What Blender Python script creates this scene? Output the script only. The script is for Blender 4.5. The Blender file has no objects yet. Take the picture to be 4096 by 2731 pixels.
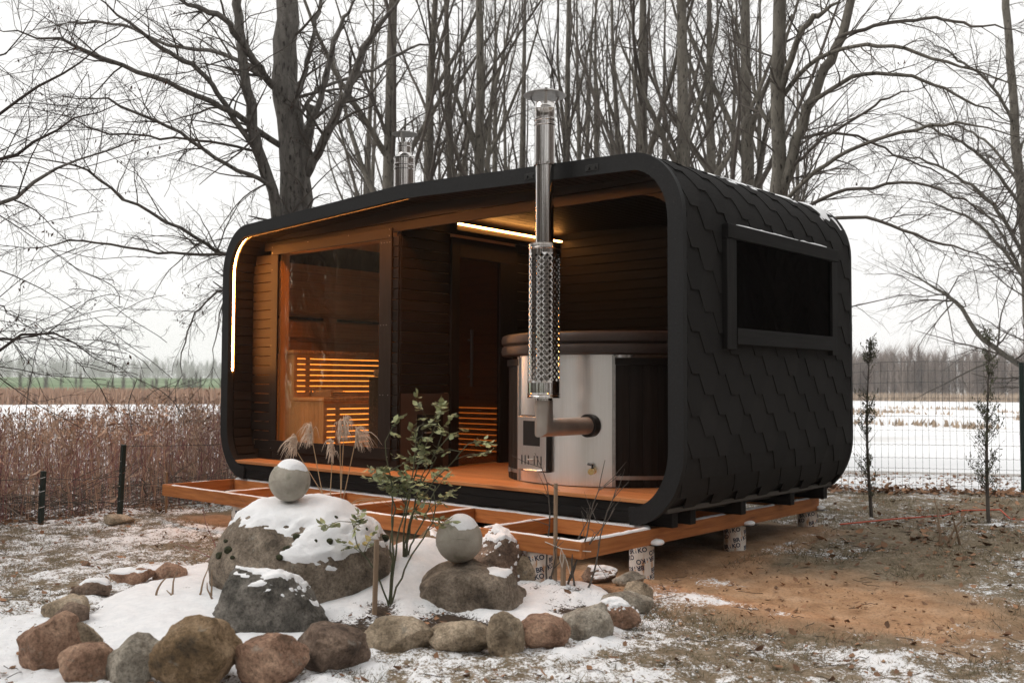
import bpy, bmesh, math, random
import numpy as np
from mathutils import Vector, Matrix

SC = bpy.context.scene
COL = SC.collection
PI = math.pi

# ------------------------------------------------------------------ camera, light, exposure
CAM = np.array([3.8867, -5.0091, 1.0])
YAW, PITCH, ROLL = 0.7305, 0.0439, 0.0043
_f = np.array([-math.sin(YAW), math.cos(YAW), 0]); _r = np.array([math.cos(YAW), math.sin(YAW), 0]); _u = np.array([0, 0, 1.0])
FW = _f * math.cos(PITCH) + _u * math.sin(PITCH); UP = _u * math.cos(PITCH) - _f * math.sin(PITCH)
RT = _r * math.cos(ROLL) + UP * math.sin(ROLL); UP = UP * math.cos(ROLL) - _r * math.sin(ROLL)
cd = bpy.data.cameras.new('camera'); cam = bpy.data.objects.new('camera', cd); COL.objects.link(cam)
M = Matrix.Identity(4)
for i in range(3):
    M[i][0] = RT[i]; M[i][1] = UP[i]; M[i][2] = -FW[i]; M[i][3] = CAM[i]
cam.matrix_world = M
cd.sensor_width = 36; cd.lens = 34.6; cd.clip_start = 0.05; cd.clip_end = 6000
cd.dof.use_dof = True; cd.dof.focus_distance = 8.0; cd.dof.aperture_fstop = 3.2
SC.camera = cam

SUN_EL, SUN_AZ = math.radians(42), math.radians(215)      # the sun stands behind thick cloud, to the left behind the camera
W = bpy.data.worlds.new('World'); SC.world = W; W.use_nodes = True
nt = W.node_tree; bg = nt.nodes['Background']
sky = nt.nodes.new('ShaderNodeTexSky'); sky.sky_type = 'NISHITA'; sky.sun_disc = False
sky.sun_elevation = SUN_EL; sky.sun_rotation = SUN_AZ; sky.dust_density = 4; sky.air_density = 1
hs = nt.nodes.new('ShaderNodeHueSaturation'); hs.inputs['Saturation'].default_value = 0.1; hs.inputs['Value'].default_value = 1.0
cl = nt.nodes.new('ShaderNodeMixRGB'); cl.inputs[0].default_value = 0.92; 
ctc = nt.nodes.new('ShaderNodeTexCoord'); cno = nt.nodes.new('ShaderNodeTexNoise'); cno.inputs['Scale'].default_value = 2.2; cno.inputs['Detail'].default_value = 5; crm = nt.nodes.new('ShaderNodeValToRGB')
crm.color_ramp.elements[0].position = .3; crm.color_ramp.elements[1].position = .7; crm.color_ramp.elements[0].color = (.735, .728, .715, 1); crm.color_ramp.elements[1].color = (.785, .778, .765, 1)
cmu = nt.nodes.new('ShaderNodeMixRGB'); cmu.blend_type = 'MULTIPLY'; cmu.inputs[0].default_value = 1; cmu.inputs[2].default_value = (10.2, 10.2, 10.2, 1)
nt.links.new(ctc.outputs['Generated'], cno.inputs['Vector']); nt.links.new(cno.outputs['Fac'], crm.inputs[0]); nt.links.new(crm.outputs[0], cmu.inputs[1]); nt.links.new(cmu.outputs[0], cl.inputs[2])
nt.links.new(sky.outputs[0], hs.inputs['Color']); nt.links.new(hs.outputs[0], cl.inputs[1]); nt.links.new(cl.outputs[0], bg.inputs[0])
bg.inputs[1].default_value = 0.1
sl = bpy.data.lights.new('sun', 'SUN'); sun = bpy.data.objects.new('sun', sl); COL.objects.link(sun)
sl.energy = 1.3; sl.angle = math.radians(45); sl.color = (1, .955, .90)
sun.rotation_euler = (PI / 2 - SUN_EL, 0, PI - SUN_AZ)
VS = SC.view_settings; VS.view_transform = 'Standard'; VS.look = 'None'; VS.exposure = .52; VS.gamma = 1; VS.use_curve_mapping = False
SC.cycles.use_denoising = True
SC.cycles.max_bounces = 10; SC.cycles.volume_bounces = 6; SC.cycles.transparent_max_bounces = 16; SC.cycles.caustics_reflective = False; SC.cycles.caustics_refractive = False
SC.cycles.sample_clamp_indirect = 6

# ------------------------------------------------------------------ helpers
def vnoise(P, seed=0):
    P = np.asarray(P, float); i = np.floor(P).astype(np.int64); f = P - i; f = f * f * (3 - 2 * f)
    def h(dx, dy, dz):
        n = (i[..., 0] + dx) * 374761393 + (i[..., 1] + dy) * 668265263 + (i[..., 2] + dz) * 2147483647 + seed * 1274126177
        n = (n ^ (n >> 13)) * 1274126177; n = n ^ (n >> 16)
        return (n & 0xffff) / 65535.0
    r = 0
    for dx in (0, 1):
        for dy in (0, 1):
            for dz in (0, 1):
                w = (f[..., 0] if dx else 1 - f[..., 0]) * (f[..., 1] if dy else 1 - f[..., 1]) * (f[..., 2] if dz else 1 - f[..., 2])
                r = r + w * h(dx, dy, dz)
    return r
def fbm(P, seed=0, oct=4, gain=.5):
    P = np.asarray(P, float); a = 1; s = 0; t = 0
    for o in range(oct):
        s = s + a * vnoise(P, seed + o * 17); t += a; P = P * 2.03 + 5.3; a *= gain
    return s / t
def p2(x, y, s=1.0, z=0.0): return np.stack([np.asarray(x) * s, np.asarray(y) * s, np.full(np.shape(x), z)], -1)
def sstep(a, b, x): t = np.clip((x - a) / (b - a), 0, 1); return t * t * (3 - 2 * t)
def nrm(v): return v / np.maximum(np.linalg.norm(v, axis=-1, keepdims=True), 1e-9)

def mesh_np(name, V, F4=None, F3=None, smooth=False):
    me = bpy.data.meshes.new(name); V = np.asarray(V, np.float32)
    me.vertices.add(len(V)); me.vertices.foreach_set('co', V.ravel())
    loops = []; starts = []; n = 0
    for F, k in ((F4, 4), (F3, 3)):
        if F is not None and len(F):
            F = np.asarray(F, np.int32); loops.append(F.ravel()); starts.append(n + np.arange(len(F)) * k); n += F.size
    L = np.concatenate(loops); S = np.concatenate(starts).astype(np.int32)
    me.loops.add(len(L)); me.loops.foreach_set('vertex_index', L)
    me.polygons.add(len(S)); me.polygons.foreach_set('loop_start', S)
    if smooth: me.polygons.foreach_set('use_smooth', np.ones(len(S), bool))
    me.update(calc_edges=True); return me

def wloc(o):
    p = Vector((0, 0, 0))
    while o is not None: p = p + o.location; o = o.parent
    return p
def tag(o, label=None, cat=None, group=None, kind=None):
    for k, v in (('label', label), ('category', cat), ('group', group), ('kind', kind)):
        if v: o[k] = v
    return o
def thing(name, label, cat, loc=(0, 0, 0), group=None):
    o = bpy.data.objects.new(name, None); o.empty_display_size = .1; COL.objects.link(o); o.location = loc
    return tag(o, label, cat, group)
def link(name, me, mat, parent=None, loc=(0, 0, 0)):
    o = bpy.data.objects.new(name, me); COL.objects.link(o)
    if mat is not None and not me.materials: me.materials.append(mat)
    if parent is not None: o.parent = parent; o.location = Vector(loc) - wloc(parent)
    else: o.location = loc
    return o

class MB:
    def __init__(s): s.v = []; s.f = []
    def add(s, V, F):
        b = len(s.v); s.v += [tuple(float(c) for c in p) for p in V]; s.f += [tuple(i + b for i in q) for q in F]; return s
    def frame(s, c, ax, ay, az, size, ch=0.0):
        c = np.array(c, float); A = [np.array(a, float) for a in (ax, ay, az)]; h = np.array(size, float) / 2
        if ch <= 0:
            V = [c + A[0] * h[0] * i + A[1] * h[1] * j + A[2] * h[2] * k for i in (-1, 1) for j in (-1, 1) for k in (-1, 1)]
            return s.add(V, [(0, 1, 3, 2), (4, 6, 7, 5), (0, 4, 5, 1), (2, 3, 7, 6), (0, 2, 6, 4), (1, 5, 7, 3)])
        bm = bmesh.new(); vs = []
        for i in (-1, 1):
            for j in (-1, 1):
                for k in (-1, 1):
                    for e in range(3):
                        q = [h[0] * i, h[1] * j, h[2] * k]; sg = (i, j, k)
                        for m in range(3):
                            if m != e: q[m] -= ch * sg[m]
                        vs.append(bm.verts.new(q))
        bmesh.ops.convex_hull(bm, input=vs); bmesh.ops.dissolve_limit(bm, angle_limit=.01, verts=bm.verts, edges=bm.edges)
        bm.verts.index_update()
        V = [c + A[0] * v.co[0] + A[1] * v.co[1] + A[2] * v.co[2] for v in bm.verts]; F = [tuple(v.index for v in f.verts) for f in bm.faces]
        bm.free(); return s.add(V, F)
    def box(s, lo, hi, ch=0.0):
        lo = np.array(lo, float); hi = np.array(hi, float)
        return s.frame((lo + hi) / 2, (1, 0, 0), (0, 1, 0), (0, 0, 1), hi - lo, ch)
    def beam(s, p0, p1, w, h, up=(0, 0, 1), ch=0.0):
        p0 = np.array(p0, float); p1 = np.array(p1, float); d = p1 - p0; L = np.linalg.norm(d); d = d / L
        u = np.array(up, float); sd = np.cross(u, d); sd /= np.linalg.norm(sd); u = np.cross(d, sd)
        return s.frame((p0 + p1) / 2, d, sd, u, (L, w, h), ch)
    def prism(s, poly, axis, a, b):           # poly: 2-D points in the plane normal to axis ('x': y,z  'y': x,z  'z': x,y)
        n = len(poly)
        mk = {'x': lambda p, t: (t, p[0], p[1]), 'y': lambda p, t: (p[0], t, p[1]), 'z': lambda p, t: (p[0], p[1], t)}[axis]
        V = [mk(p, a) for p in poly] + [mk(p, b) for p in poly]
        F = [tuple(range(n)), tuple(range(2 * n - 1, n - 1, -1))] + [(i, n + i, n + (i + 1) % n, (i + 1) % n) for i in range(n)]
        return s.add(V, F)
    def strip(s, A, B, axis, a, b):           # solid band between two open 2-D paths A (outer) and B (inner)
        n = len(A)
        mk = {'x': lambda p, t: (t, p[0], p[1]), 'y': lambda p, t: (p[0], t, p[1])}[axis]
        V = []
        for i in range(n): V += [mk(A[i], a), mk(B[i], a), mk(B[i], b), mk(A[i], b)]
        F = [(0, 1, 2, 3), (4 * n - 4, 4 * n - 1, 4 * n - 2, 4 * n - 3)]
        for i in range(n - 1):
            for j in range(4):
                F.append((4 * i + j, 4 * i + 4 + j, 4 * i + 4 + (j + 1) % 4, 4 * i + (j + 1) % 4))
        return s.add(V, F)
    def tube(s, pts, r, k=8, cap=True):
        P = [np.array(p, float) for p in pts]; n = len(P); r = [r] * n if np.isscalar(r) else list(r)
        u = None; rings = []
        for i in range(n):
            a = nrm(P[i] - P[i - 1]) if i else nrm(P[1] - P[0]); b = nrm(P[i + 1] - P[i]) if i < n - 1 else a
            t = nrm(a + b); sc = 1 / max(.35, float(np.dot(t, b)))
            if u is None:
                ref = np.array([0, 0, 1.]) if abs(a[2]) < .9 else np.array([1., 0, 0]); u = nrm(np.cross(a, ref))
            u = nrm(u - t * np.dot(u, t)); v = np.cross(t, u)
            m = nrm(b - a) if np.linalg.norm(b - a) > 1e-4 else None
            ring = []
            for j in range(k):
                d = u * math.cos(2 * PI * j / k) + v * math.sin(2 * PI * j / k)
                if m is not None:
                    mm = nrm(m - t * np.dot(m, t)); d = d + mm * np.dot(d, mm) * (sc - 1)
                ring.append(P[i] + d * r[i])
            rings.append(ring)
        V = [p for g in rings for p in g]; F = []
        for i in range(n - 1):
            for j in range(k):
                F.append((i * k + j, i * k + (j + 1) % k, (i + 1) * k + (j + 1) % k, (i + 1) * k + j))
        if cap: F += [tuple(range(k - 1, -1, -1)), tuple(range((n - 1) * k, n * k))]
        return s.add(V, F)
    def lathe(s, prof, c, n=32, cap=True):
        V = []; F = []; m = len(prof)
        for j in range(n):
            a = 2 * PI * j / n
            V += [(c[0] + r * math.cos(a), c[1] + r * math.sin(a), c[2] + z) for r, z in prof]
        for j in range(n):
            j2 = (j + 1) % n
            F += [(j * m + i, j2 * m + i, j2 * m + i + 1, j * m + i + 1) for i in range(m - 1)]
        if cap:
            F += [tuple(j * m for j in range(n - 1, -1, -1)), tuple(j * m + m - 1 for j in range(n))]
        return s.add(V, F)
    def build(s, name, mat, parent=None, smooth=False, origin=None, kind=None, label=None):
        V = np.array(s.v); lo = V.min(0); hi = V.max(0); o = np.array(origin) if origin is not None else (lo + hi) / 2
        if origin is None and parent is None: o[2] = lo[2]
        me = bpy.data.meshes.new(name); me.from_pydata([tuple(p) for p in V - o], [], s.f); me.update()
        if smooth:
            me.polygons.foreach_set('use_smooth', np.ones(len(me.polygons), bool))
            if smooth != 'all': me.set_sharp_from_angle(angle=math.radians(38))
        ob = link(name, me, mat, parent, tuple(o))
        if kind: ob['kind'] = kind
        if label: ob['label'] = label
        return ob

# ------------------------------------------------------------------ materials
def new_mat(name):
    m = bpy.data.materials.new(name); m.use_nodes = True
    return m, m.node_tree, m.node_tree.nodes['Principled BSDF']
def mat(name, c1, c2=None, rough=.7, metal=0., scale=8., stretch=(1, 1, 1), bump=0., detail=6, c3=None, scale3=40., rvar=0., spec=None, bscale=None, island=0., bdist=.01, c3r=(.55, .68)):
    m, t, b = new_mat(name); N = t.nodes; Lk = t.links
    b.inputs['Roughness'].default_value = rough; b.inputs['Metallic'].default_value = metal
    if spec is not None: b.inputs['Specular IOR Level'].default_value = spec
    if c2 is None: b.inputs['Base Color'].default_value = (*c1, 1); return m
    tc = N.new('ShaderNodeTexCoord'); oi = N.new('ShaderNodeObjectInfo'); mp = N.new('ShaderNodeMapping')
    ml = N.new('ShaderNodeMath'); ml.operation = 'MULTIPLY'; ml.inputs[1].default_value = 57.
    Lk.new(oi.outputs['Random'], ml.inputs[0]); Lk.new(ml.outputs[0], mp.inputs['Location'])
    mp.inputs['Scale'].default_value = stretch; Lk.new(tc.outputs['Object'], mp.inputs['Vector'])
    n = N.new('ShaderNodeTexNoise'); n.inputs['Scale'].default_value = scale; n.inputs['Detail'].default_value = detail; n.inputs['Roughness'].default_value = .6
    Lk.new(mp.outputs[0], n.inputs['Vector'])
    cr = N.new('ShaderNodeValToRGB'); cr.color_ramp.elements[0].position = .32; cr.color_ramp.elements[1].position = .68
    cr.color_ramp.elements[0].color = (*c1, 1); cr.color_ramp.elements[1].color = (*c2, 1); Lk.new(n.outputs['Fac'], cr.inputs[0])
    out = cr.outputs[0]
    if c3 is not None:
        n3 = N.new('ShaderNodeTexNoise'); n3.inputs['Scale'].default_value = scale3; n3.inputs['Detail'].default_value = 4; Lk.new(mp.outputs[0], n3.inputs['Vector'])
        r3 = N.new('ShaderNodeValToRGB'); r3.color_ramp.elements[0].position = c3r[0]; r3.color_ramp.elements[1].position = c3r[1]; Lk.new(n3.outputs['Fac'], r3.inputs[0])
        mx = N.new('ShaderNodeMixRGB'); mx.inputs[2].default_value = (*c3, 1); Lk.new(r3.outputs[0], mx.inputs[0]); Lk.new(out, mx.inputs[1]); out = mx.outputs[0]
    if rvar:
        hv = N.new('ShaderNodeHueSaturation'); mr = N.new('ShaderNodeMapRange'); mr.inputs[3].default_value = 1 - rvar; mr.inputs[4].default_value = 1 + rvar
        if island:
            g = N.new('ShaderNodeNewGeometry'); Lk.new(g.outputs['Random Per Island'], mr.inputs[0])
        else: Lk.new(oi.outputs['Random'], mr.inputs[0])
        Lk.new(mr.outputs[0], hv.inputs['Value']); Lk.new(out, hv.inputs['Color']); out = hv.outputs[0]
    Lk.new(out, b.inputs['Base Color'])
    if bump:
        nb = n
        if bscale:
            nb = N.new('ShaderNodeTexNoise'); nb.inputs['Scale'].default_value = bscale; nb.inputs['Detail'].default_value = 6; nb.inputs['Roughness'].default_value = .65; Lk.new(mp.outputs[0], nb.inputs['Vector'])
        bp = N.new('ShaderNodeBump'); bp.inputs['Strength'].default_value = bump; bp.inputs['Distance'].default_value = bdist; Lk.new(nb.outputs['Fac'], bp.inputs['Height']); Lk.new(bp.outputs[0], b.inputs['Normal'])
    return m
def wood3(name, c1, c2, rough=.6, bump=.15, rvar=.18, scale=3., spec=.4, knot=None):
    return {a: mat(name + '_' + a, c1, c2, rough, scale=scale, stretch={'x': (1, 14, 14), 'y': (14, 1, 14), 'z': (14, 14, 1)}[a], bump=bump, rvar=rvar, spec=spec, c3=knot, scale3=1.6, c3r=(.62, .74)) for a in 'xyz'}
DW = wood3('dark stained wood', (.0105, .0075, .0057), (.020, .0145, .011), .55, .12, spec=.16)
OW = wood3('oiled orange timber', (.31, .098, .024), (.50, .19, .055), .6, .15, .16, knot=(.17, .05, .014))
KW = wood3('oiled deck boards', (.39, .15, .048), (.54, .235, .09), .5, .1, .10, knot=(.26, .09, .028))
LW = wood3('pale alder wood', (.46, .30, .165), (.60, .42, .255), .55, .06, .08)
BK = wood3('black painted wood', (.007, .0065, .0065), (.014, .013, .0125), .65, .15, .2, spec=.12)
GW = wood3('weathered grey board', (.05, .045, .04), (.10, .09, .08), .8, .2, .15)
STK = mat('raw stake wood', (.20, .135, .085), (.30, .21, .14), .8, scale=3, stretch=(14, 14, 1), bump=.2)
SHING = mat('charcoal bitumen shingle', (.0115, .0108, .0105), (.021, .0195, .019), .95, scale=260., detail=2, bump=.5, c3=(.019, .018, .0175), scale3=4., rvar=.16, spec=.25)
FELT = mat('charcoal fascia metal', (.011, .011, .0115), (.018, .018, .0185), .6, scale=60, bump=.08, spec=.2)
CHROME = mat('polished stainless steel', (.66, .63, .61), (.72, .70, .68), .06, 1.0, scale=3, stretch=(1, 1, 1))
BRUSH = mat('brushed stainless sheet', (.84, .81, .775), (.91, .88, .85), .30, 1.0, scale=4, stretch=(20, 20, .6), bump=.03)
MATTE = mat('matte steel elbow', (.34, .295, .255), (.42, .37, .33), .38, .55, scale=6, bump=.05)
GALV = mat('dull galvanised steel', (.35, .34, .33), (.45, .44, .42), .4, .9, scale=30)
VINYL = mat('dark brown vinyl', (.022, .015, .012), (.034, .024, .019), .42, scale=30, bump=.1)
BLACKM = mat('black stove metal', (.008, .008, .008), (.014, .013, .012), .45, .3, scale=30)
PANELM = mat('brown stove panel', (.058, .040, .032), (.078, .056, .046), .5, .2, scale=4)
BRASS = mat('brass valve', (.62, .42, .17), (.72, .52, .24), .22, 1.0, scale=30)
PINK = (.86, .86, .87)
SNOW = mat('snow', (.80, .81, .83), (.90, .90, .91), .75, scale=9, bump=.55, bscale=60.)
BARK = mat('grey bark', (.095, .087, .078), (.20, .185, .168), .95, scale=5, stretch=(3, 3, 1), bump=.9, c3=(.030, .026, .022), scale3=9., bscale=18.)
BARKM = mat('mossy bark', (.10, .09, .075), (.195, .178, .15), .95, scale=4, stretch=(3, 3, 1), bump=.9, c3=(.025, .022, .017), scale3=8., bscale=18.)
TWIG = mat('branch bark', (.072, .061, .053), (.125, .108, .092), .95, scale=6, bump=.3)
TWIGB = mat('dark twig bark', (.040, .031, .027), (.070, .056, .048), .95, scale=6)
CONC = mat('weathered concrete', (.285, .255, .21), (.425, .39, .33), .9, scale=9, bump=.5, c3=(.24, .225, .175), scale3=11., bscale=60., detail=9)
TUBEC = mat('white cardboard form tube', (.60, .53, .46), (.74, .70, .66), .75, scale=5, stretch=(3, 3, .7), c3=(.46, .24, .11), scale3=11., bump=.05)
INK = mat('dark blue ink', (.014, .02, .05), None, .6)
INKO = mat('orange ink', (.7, .25, .03), None, .6)
GREENM = mat('dark green coated steel', (.006, .016, .014), (.010, .024, .020), .4, scale=20)
WIRE = mat('dull fence wire', (.05, .055, .05), (.09, .09, .085), .6, .4, scale=20)
CABLE = mat('red orange cable', (.55, .07, .025), None, .5)
ROPE = mat('pale cotton string', (.55, .50, .44), None, .9)
TOWEL = mat('beige towel', (.35, .25, .17), (.46, .34, .24), 1., scale=60, bump=.4)
ROSEL = mat('rose leaf', (.17, .195, .085), (.31, .325, .17), .6, scale=25, rvar=.5, island=1, c3=(.34, .27, .10), scale3=6.)
ROSES = mat('rose cane', (.050, .066, .030), (.095, .085, .045), .7, scale=12)
PLUME = mat('grass plume', (.58, .43, .32), (.74, .60, .48), .95, scale=20, rvar=.15, island=1)
STRAW = mat('dry straw stem', (.34, .22, .12), (.46, .32, .19), .85, scale=20)
REED = mat('dry reed', (.42, .27, .19), (.62, .44, .33), .9, scale=1.5, rvar=.35, island=1)
REDST = mat('red dogwood stem', (.22, .085, .085), (.36, .18, .165), .8, scale=1.5, rvar=.4, island=1)
BRUSHW = mat('grey brushwood', (.11, .085, .07), (.22, .18, .15), .95, scale=2, rvar=.4, island=1)
LEAFB = mat('dead brown leaf', (.15, .075, .040), (.30, .165, .090), .85, scale=3, rvar=.5, island=1)
DLEAF = mat('dry hanging leaf', (.05, .026, .018), (.10, .05, .03), .9, scale=5, rvar=.4, island=1)
GRASS = mat('winter grass', (.085, .078, .042), (.20, .165, .10), .85, scale=1.2, rvar=.45, island=1)
THUJA = mat('thuja spray', (.065, .075, .042), (.13, .13, .075), .8, scale=5, rvar=.4, island=1)
FARW = mat('far bare wood', (.17, .135, .115), (.26, .215, .185), .95, scale=.05, rvar=.3, island=1)
FARL = mat('far shrubs', (.12, .12, .10), (.18, .175, .15), .95, scale=.05, rvar=.3, island=1)
MOSS = mat('dark moss', (.018, .020, .008), (.04, .042, .016), 1., scale=30, bump=.5)
BENCHD = mat('brown board', (.20, .115, .06), (.26, .16, .09), .8, scale=3, stretch=(10, 10, 1))
def rockmat(name, c1, c2, c3):
    m, t, b = new_mat(name); N = t.nodes; L = t.links; b.inputs['Roughness'].default_value = .92; b.inputs['Specular IOR Level'].default_value = .25
    tc = N.new('ShaderNodeTexCoord'); oi = N.new('ShaderNodeObjectInfo'); mp = N.new('ShaderNodeMapping'); ml = N.new('ShaderNodeMath'); ml.operation = 'MULTIPLY'; ml.inputs[1].default_value = 57.
    L.new(oi.outputs['Random'], ml.inputs[0]); L.new(ml.outputs[0], mp.inputs['Location']); L.new(tc.outputs['Object'], mp.inputs['Vector'])
    def noise(s, d=8, r=.65):
        q = N.new('ShaderNodeTexNoise'); q.inputs['Scale'].default_value = s; q.inputs['Detail'].default_value = d; q.inputs['Roughness'].default_value = r; L.new(mp.outputs[0], q.inputs['Vector']); return q.outputs['Fac']
    def ramp(src, st):
        r = N.new('ShaderNodeValToRGB'); e = r.color_ramp.elements
        while len(e) < len(st): e.new(.5)
        for k, (p, c) in enumerate(st): e[k].position = p; e[k].color = (*c, 1)
        L.new(src, r.inputs[0]); return r.outputs[0]
    def mix(f, a, c, mode='MIX'):
        x = N.new('ShaderNodeMixRGB'); x.blend_type = mode
        for k, v in ((0, f), (1, a), (2, c)):
            if isinstance(v, (int, float)): x.inputs[k].default_value = v
            elif isinstance(v, tuple): x.inputs[k].default_value = (*v, 1)
            else: L.new(v, x.inputs[k])
        return x.outputs[0]
    col = ramp(noise(7., 10), [(.34, tuple(1.5 * q for q in c3)), (.46, tuple(1.65 * q for q in c1)), (.64, tuple(1.75 * q for q in c2))])
    col = mix(1., col, ramp(noise(60., 6, .8), [(.36, (.45, .45, .45)), (.5, (.95, .95, .95)), (.66, (1.3, 1.3, 1.3))]), 'MULTIPLY')
    col = mix(ramp(noise(11., 5, .7), [(.60, (0, 0, 0)), (.70, (.55, .55, .55))]), col, (.36, .34, .29))
    L.new(col, b.inputs['Base Color'])
    bp = N.new('ShaderNodeBump'); bp.inputs['Strength'].default_value = 1.; bp.inputs['Distance'].default_value = .03; L.new(noise(24., 10, .75), bp.inputs['Height']); L.new(bp.outputs[0], b.inputs['Normal']); return m
ROCKS = {}
for nm, a, b_, c_ in [('tan', (.21, .165, .115), (.36, .29, .215), (.13, .10, .07)), ('red', (.21, .125, .085), (.33, .215, .15), (.12, .075, .05)),
                      ('grey', (.21, .185, .15), (.34, .305, .255), (.13, .105, .08)), ('brown', (.15, .10, .055), (.27, .19, .12), (.08, .06, .04)),
                      ('dark', (.085, .078, .068), (.17, .155, .135), (.045, .042, .036)), ('plum', (.125, .088, .066), (.22, .16, .12), (.07, .05, .038)),
                      ('big', (.132, .105, .080), (.222, .183, .143), (.075, .060, .046))]:
    ROCKS[nm] = rockmat('fieldstone ' + nm, a, b_, c_)
def emis(name, col, s):
    m, t, b = new_mat(name); b.inputs['Base Color'].default_value = (*col, 1); b.inputs['Emission Color'].default_value = (*col, 1); b.inputs['Emission Strength'].default_value = s; return m
LED = emis('warm led strip', (1, .36, .075), 80)
LEDC = emis('warm led strip ceiling', (1, .42, .10), 26)
LEDB = emis('amber bench led', (1, .40, .075), 1.5)
def glass(name, tint, refl, rough=0.0):
    m = bpy.data.materials.new(name); m.use_nodes = True; t = m.node_tree; t.nodes.clear(); N = t.nodes; L = t.links
    o = N.new('ShaderNodeOutputMaterial'); mx = N.new('ShaderNodeMixShader'); tr = N.new('ShaderNodeBsdfTransparent'); g = N.new('ShaderNodeBsdfGlossy')
    tr.inputs[0].default_value = (*tint, 1); g.inputs['Roughness'].default_value = rough; g.inputs[0].default_value = (1, 1, 1, 1)
    fr_ = N.new('ShaderNodeFresnel'); fr_.inputs[0].default_value = 1.45; mr = N.new('ShaderNodeMath'); mr.operation = 'MULTIPLY'; mr.inputs[1].default_value = refl
    L.new(fr_.outputs[0], mr.inputs[0]); L.new(mr.outputs[0], mx.inputs[0]); L.new(tr.outputs[0], mx.inputs[1]); L.new(g.outputs[0], mx.inputs[2]); L.new(mx.outputs[0], o.inputs[0]); return m
GLB = glass('bronze tinted glass', (.95, .86, .74), .2)
GLD = glass('smoked door glass', (.42, .33, .27), .25)
GLS = glass('black window glass', (.03, .028, .027), .12)

# ------------------------------------------------------------------ the lie of the land
FL, FR_ = np.array([-1.29, 6.64]), np.array([.51, 7.69]); FD = nrm(FR_ - FL); FN = np.array([-FD[1], FD[0]])
RING = np.array([(-.92, -2.80), (-.50, -2.78), (-.12, -2.50), (.05, -2.20), (.02, -1.80), (.12, -1.55), (.34, -1.32), (.52, -1.05), (.58, -.72), (.50, -.42),
                 (.40, -.12), (.30, .12), (0, .42), (-.35, .40), (-.8, .25), (-1.4, .1), (-2.2, -.45), (-2.65, -1.1), (-2.55, -1.6), (-2.3, -2.05), (-1.88, -2.42), (-1.35, -2.66)])
def inside(x, y):
    """signed distance to the ring of stones, positive inside"""
    x = np.asarray(x, float); y = np.asarray(y, float); d = np.full(x.shape, 1e9); ins = np.zeros(x.shape, bool); n = len(RING)
    for i in range(n):
        a = RING[i]; b = RING[(i + 1) % n]; ab = b - a
        t = np.clip(((x - a[0]) * ab[0] + (y - a[1]) * ab[1]) / (ab @ ab), 0, 1)
        d = np.minimum(d, np.hypot(x - a[0] - t * ab[0], y - a[1] - t * ab[1]))
        c = ((a[1] > y) != (b[1] > y)) & (x < (b[0] - a[0]) * (y - a[1]) / (b[1] - a[1] + 1e-12) + a[0]); ins ^= c
    return np.where(ins, d, -d)
LAKE = -1.15
def shore_r(az):                          # az measured from the view axis, + to the right
    return 112 + 48 * sstep(-.2, .35, az)
def base_h(x, y):
    x = np.asarray(x, float); y = np.asarray(y, float)
    b = -.36 + .03 * np.clip(y - .8, 0, 3)
    so = (x - FL[0]) * FN[0] + (y - FL[1]) * FN[1]
    out = np.maximum(np.maximum(so - .3, -6.1 - x), 0); out = np.where(y < -14, 0, out)
    z = b - np.minimum(.065 * out, .95)
    dx, dy = x - CAM[0], y - CAM[1]; r = np.hypot(dx, dy)
    az = np.arctan2(dx * _r[0] + dy * _r[1], dx * _f[0] + dy * _f[1])
    fs = r - shore_r(az)
    far = np.abs(az) < 1.2
    hill = np.where(fs > 0, np.minimum(.9 + .0125 * fs * sstep(.25, -.3, az), 5), 0)
    z = np.where(far & (fs > 0), LAKE - .6 + hill, z)
    return z
def gh(x, y):
    z = base_h(x, y); d = inside(x, y)
    m = sstep(-.05, .55, d)
    x = np.asarray(x, float); y = np.asarray(y, float)
    z = z + m * (.055 * (fbm(p2(x, y, 2.6), 91, 2) - .5) + .0 + .30 * np.exp(-(((x + 1.06) / .40) ** 2 + ((y + .36) / .46) ** 2)) + .05 * np.exp(-(((x + .75) / .3) ** 2 + ((y + .95) / .3) ** 2)) + .07 * np.exp(-(((x + .1) / .3) ** 2 + ((y - .02) / .3) ** 2)) + .05 * np.exp(-(((x + 1.6) / .6) ** 2 + ((y + 1.9) / .5) ** 2)))
    return z
def g1(x, y): return float(gh(np.array([x]), np.array([y]))[0])
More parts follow.
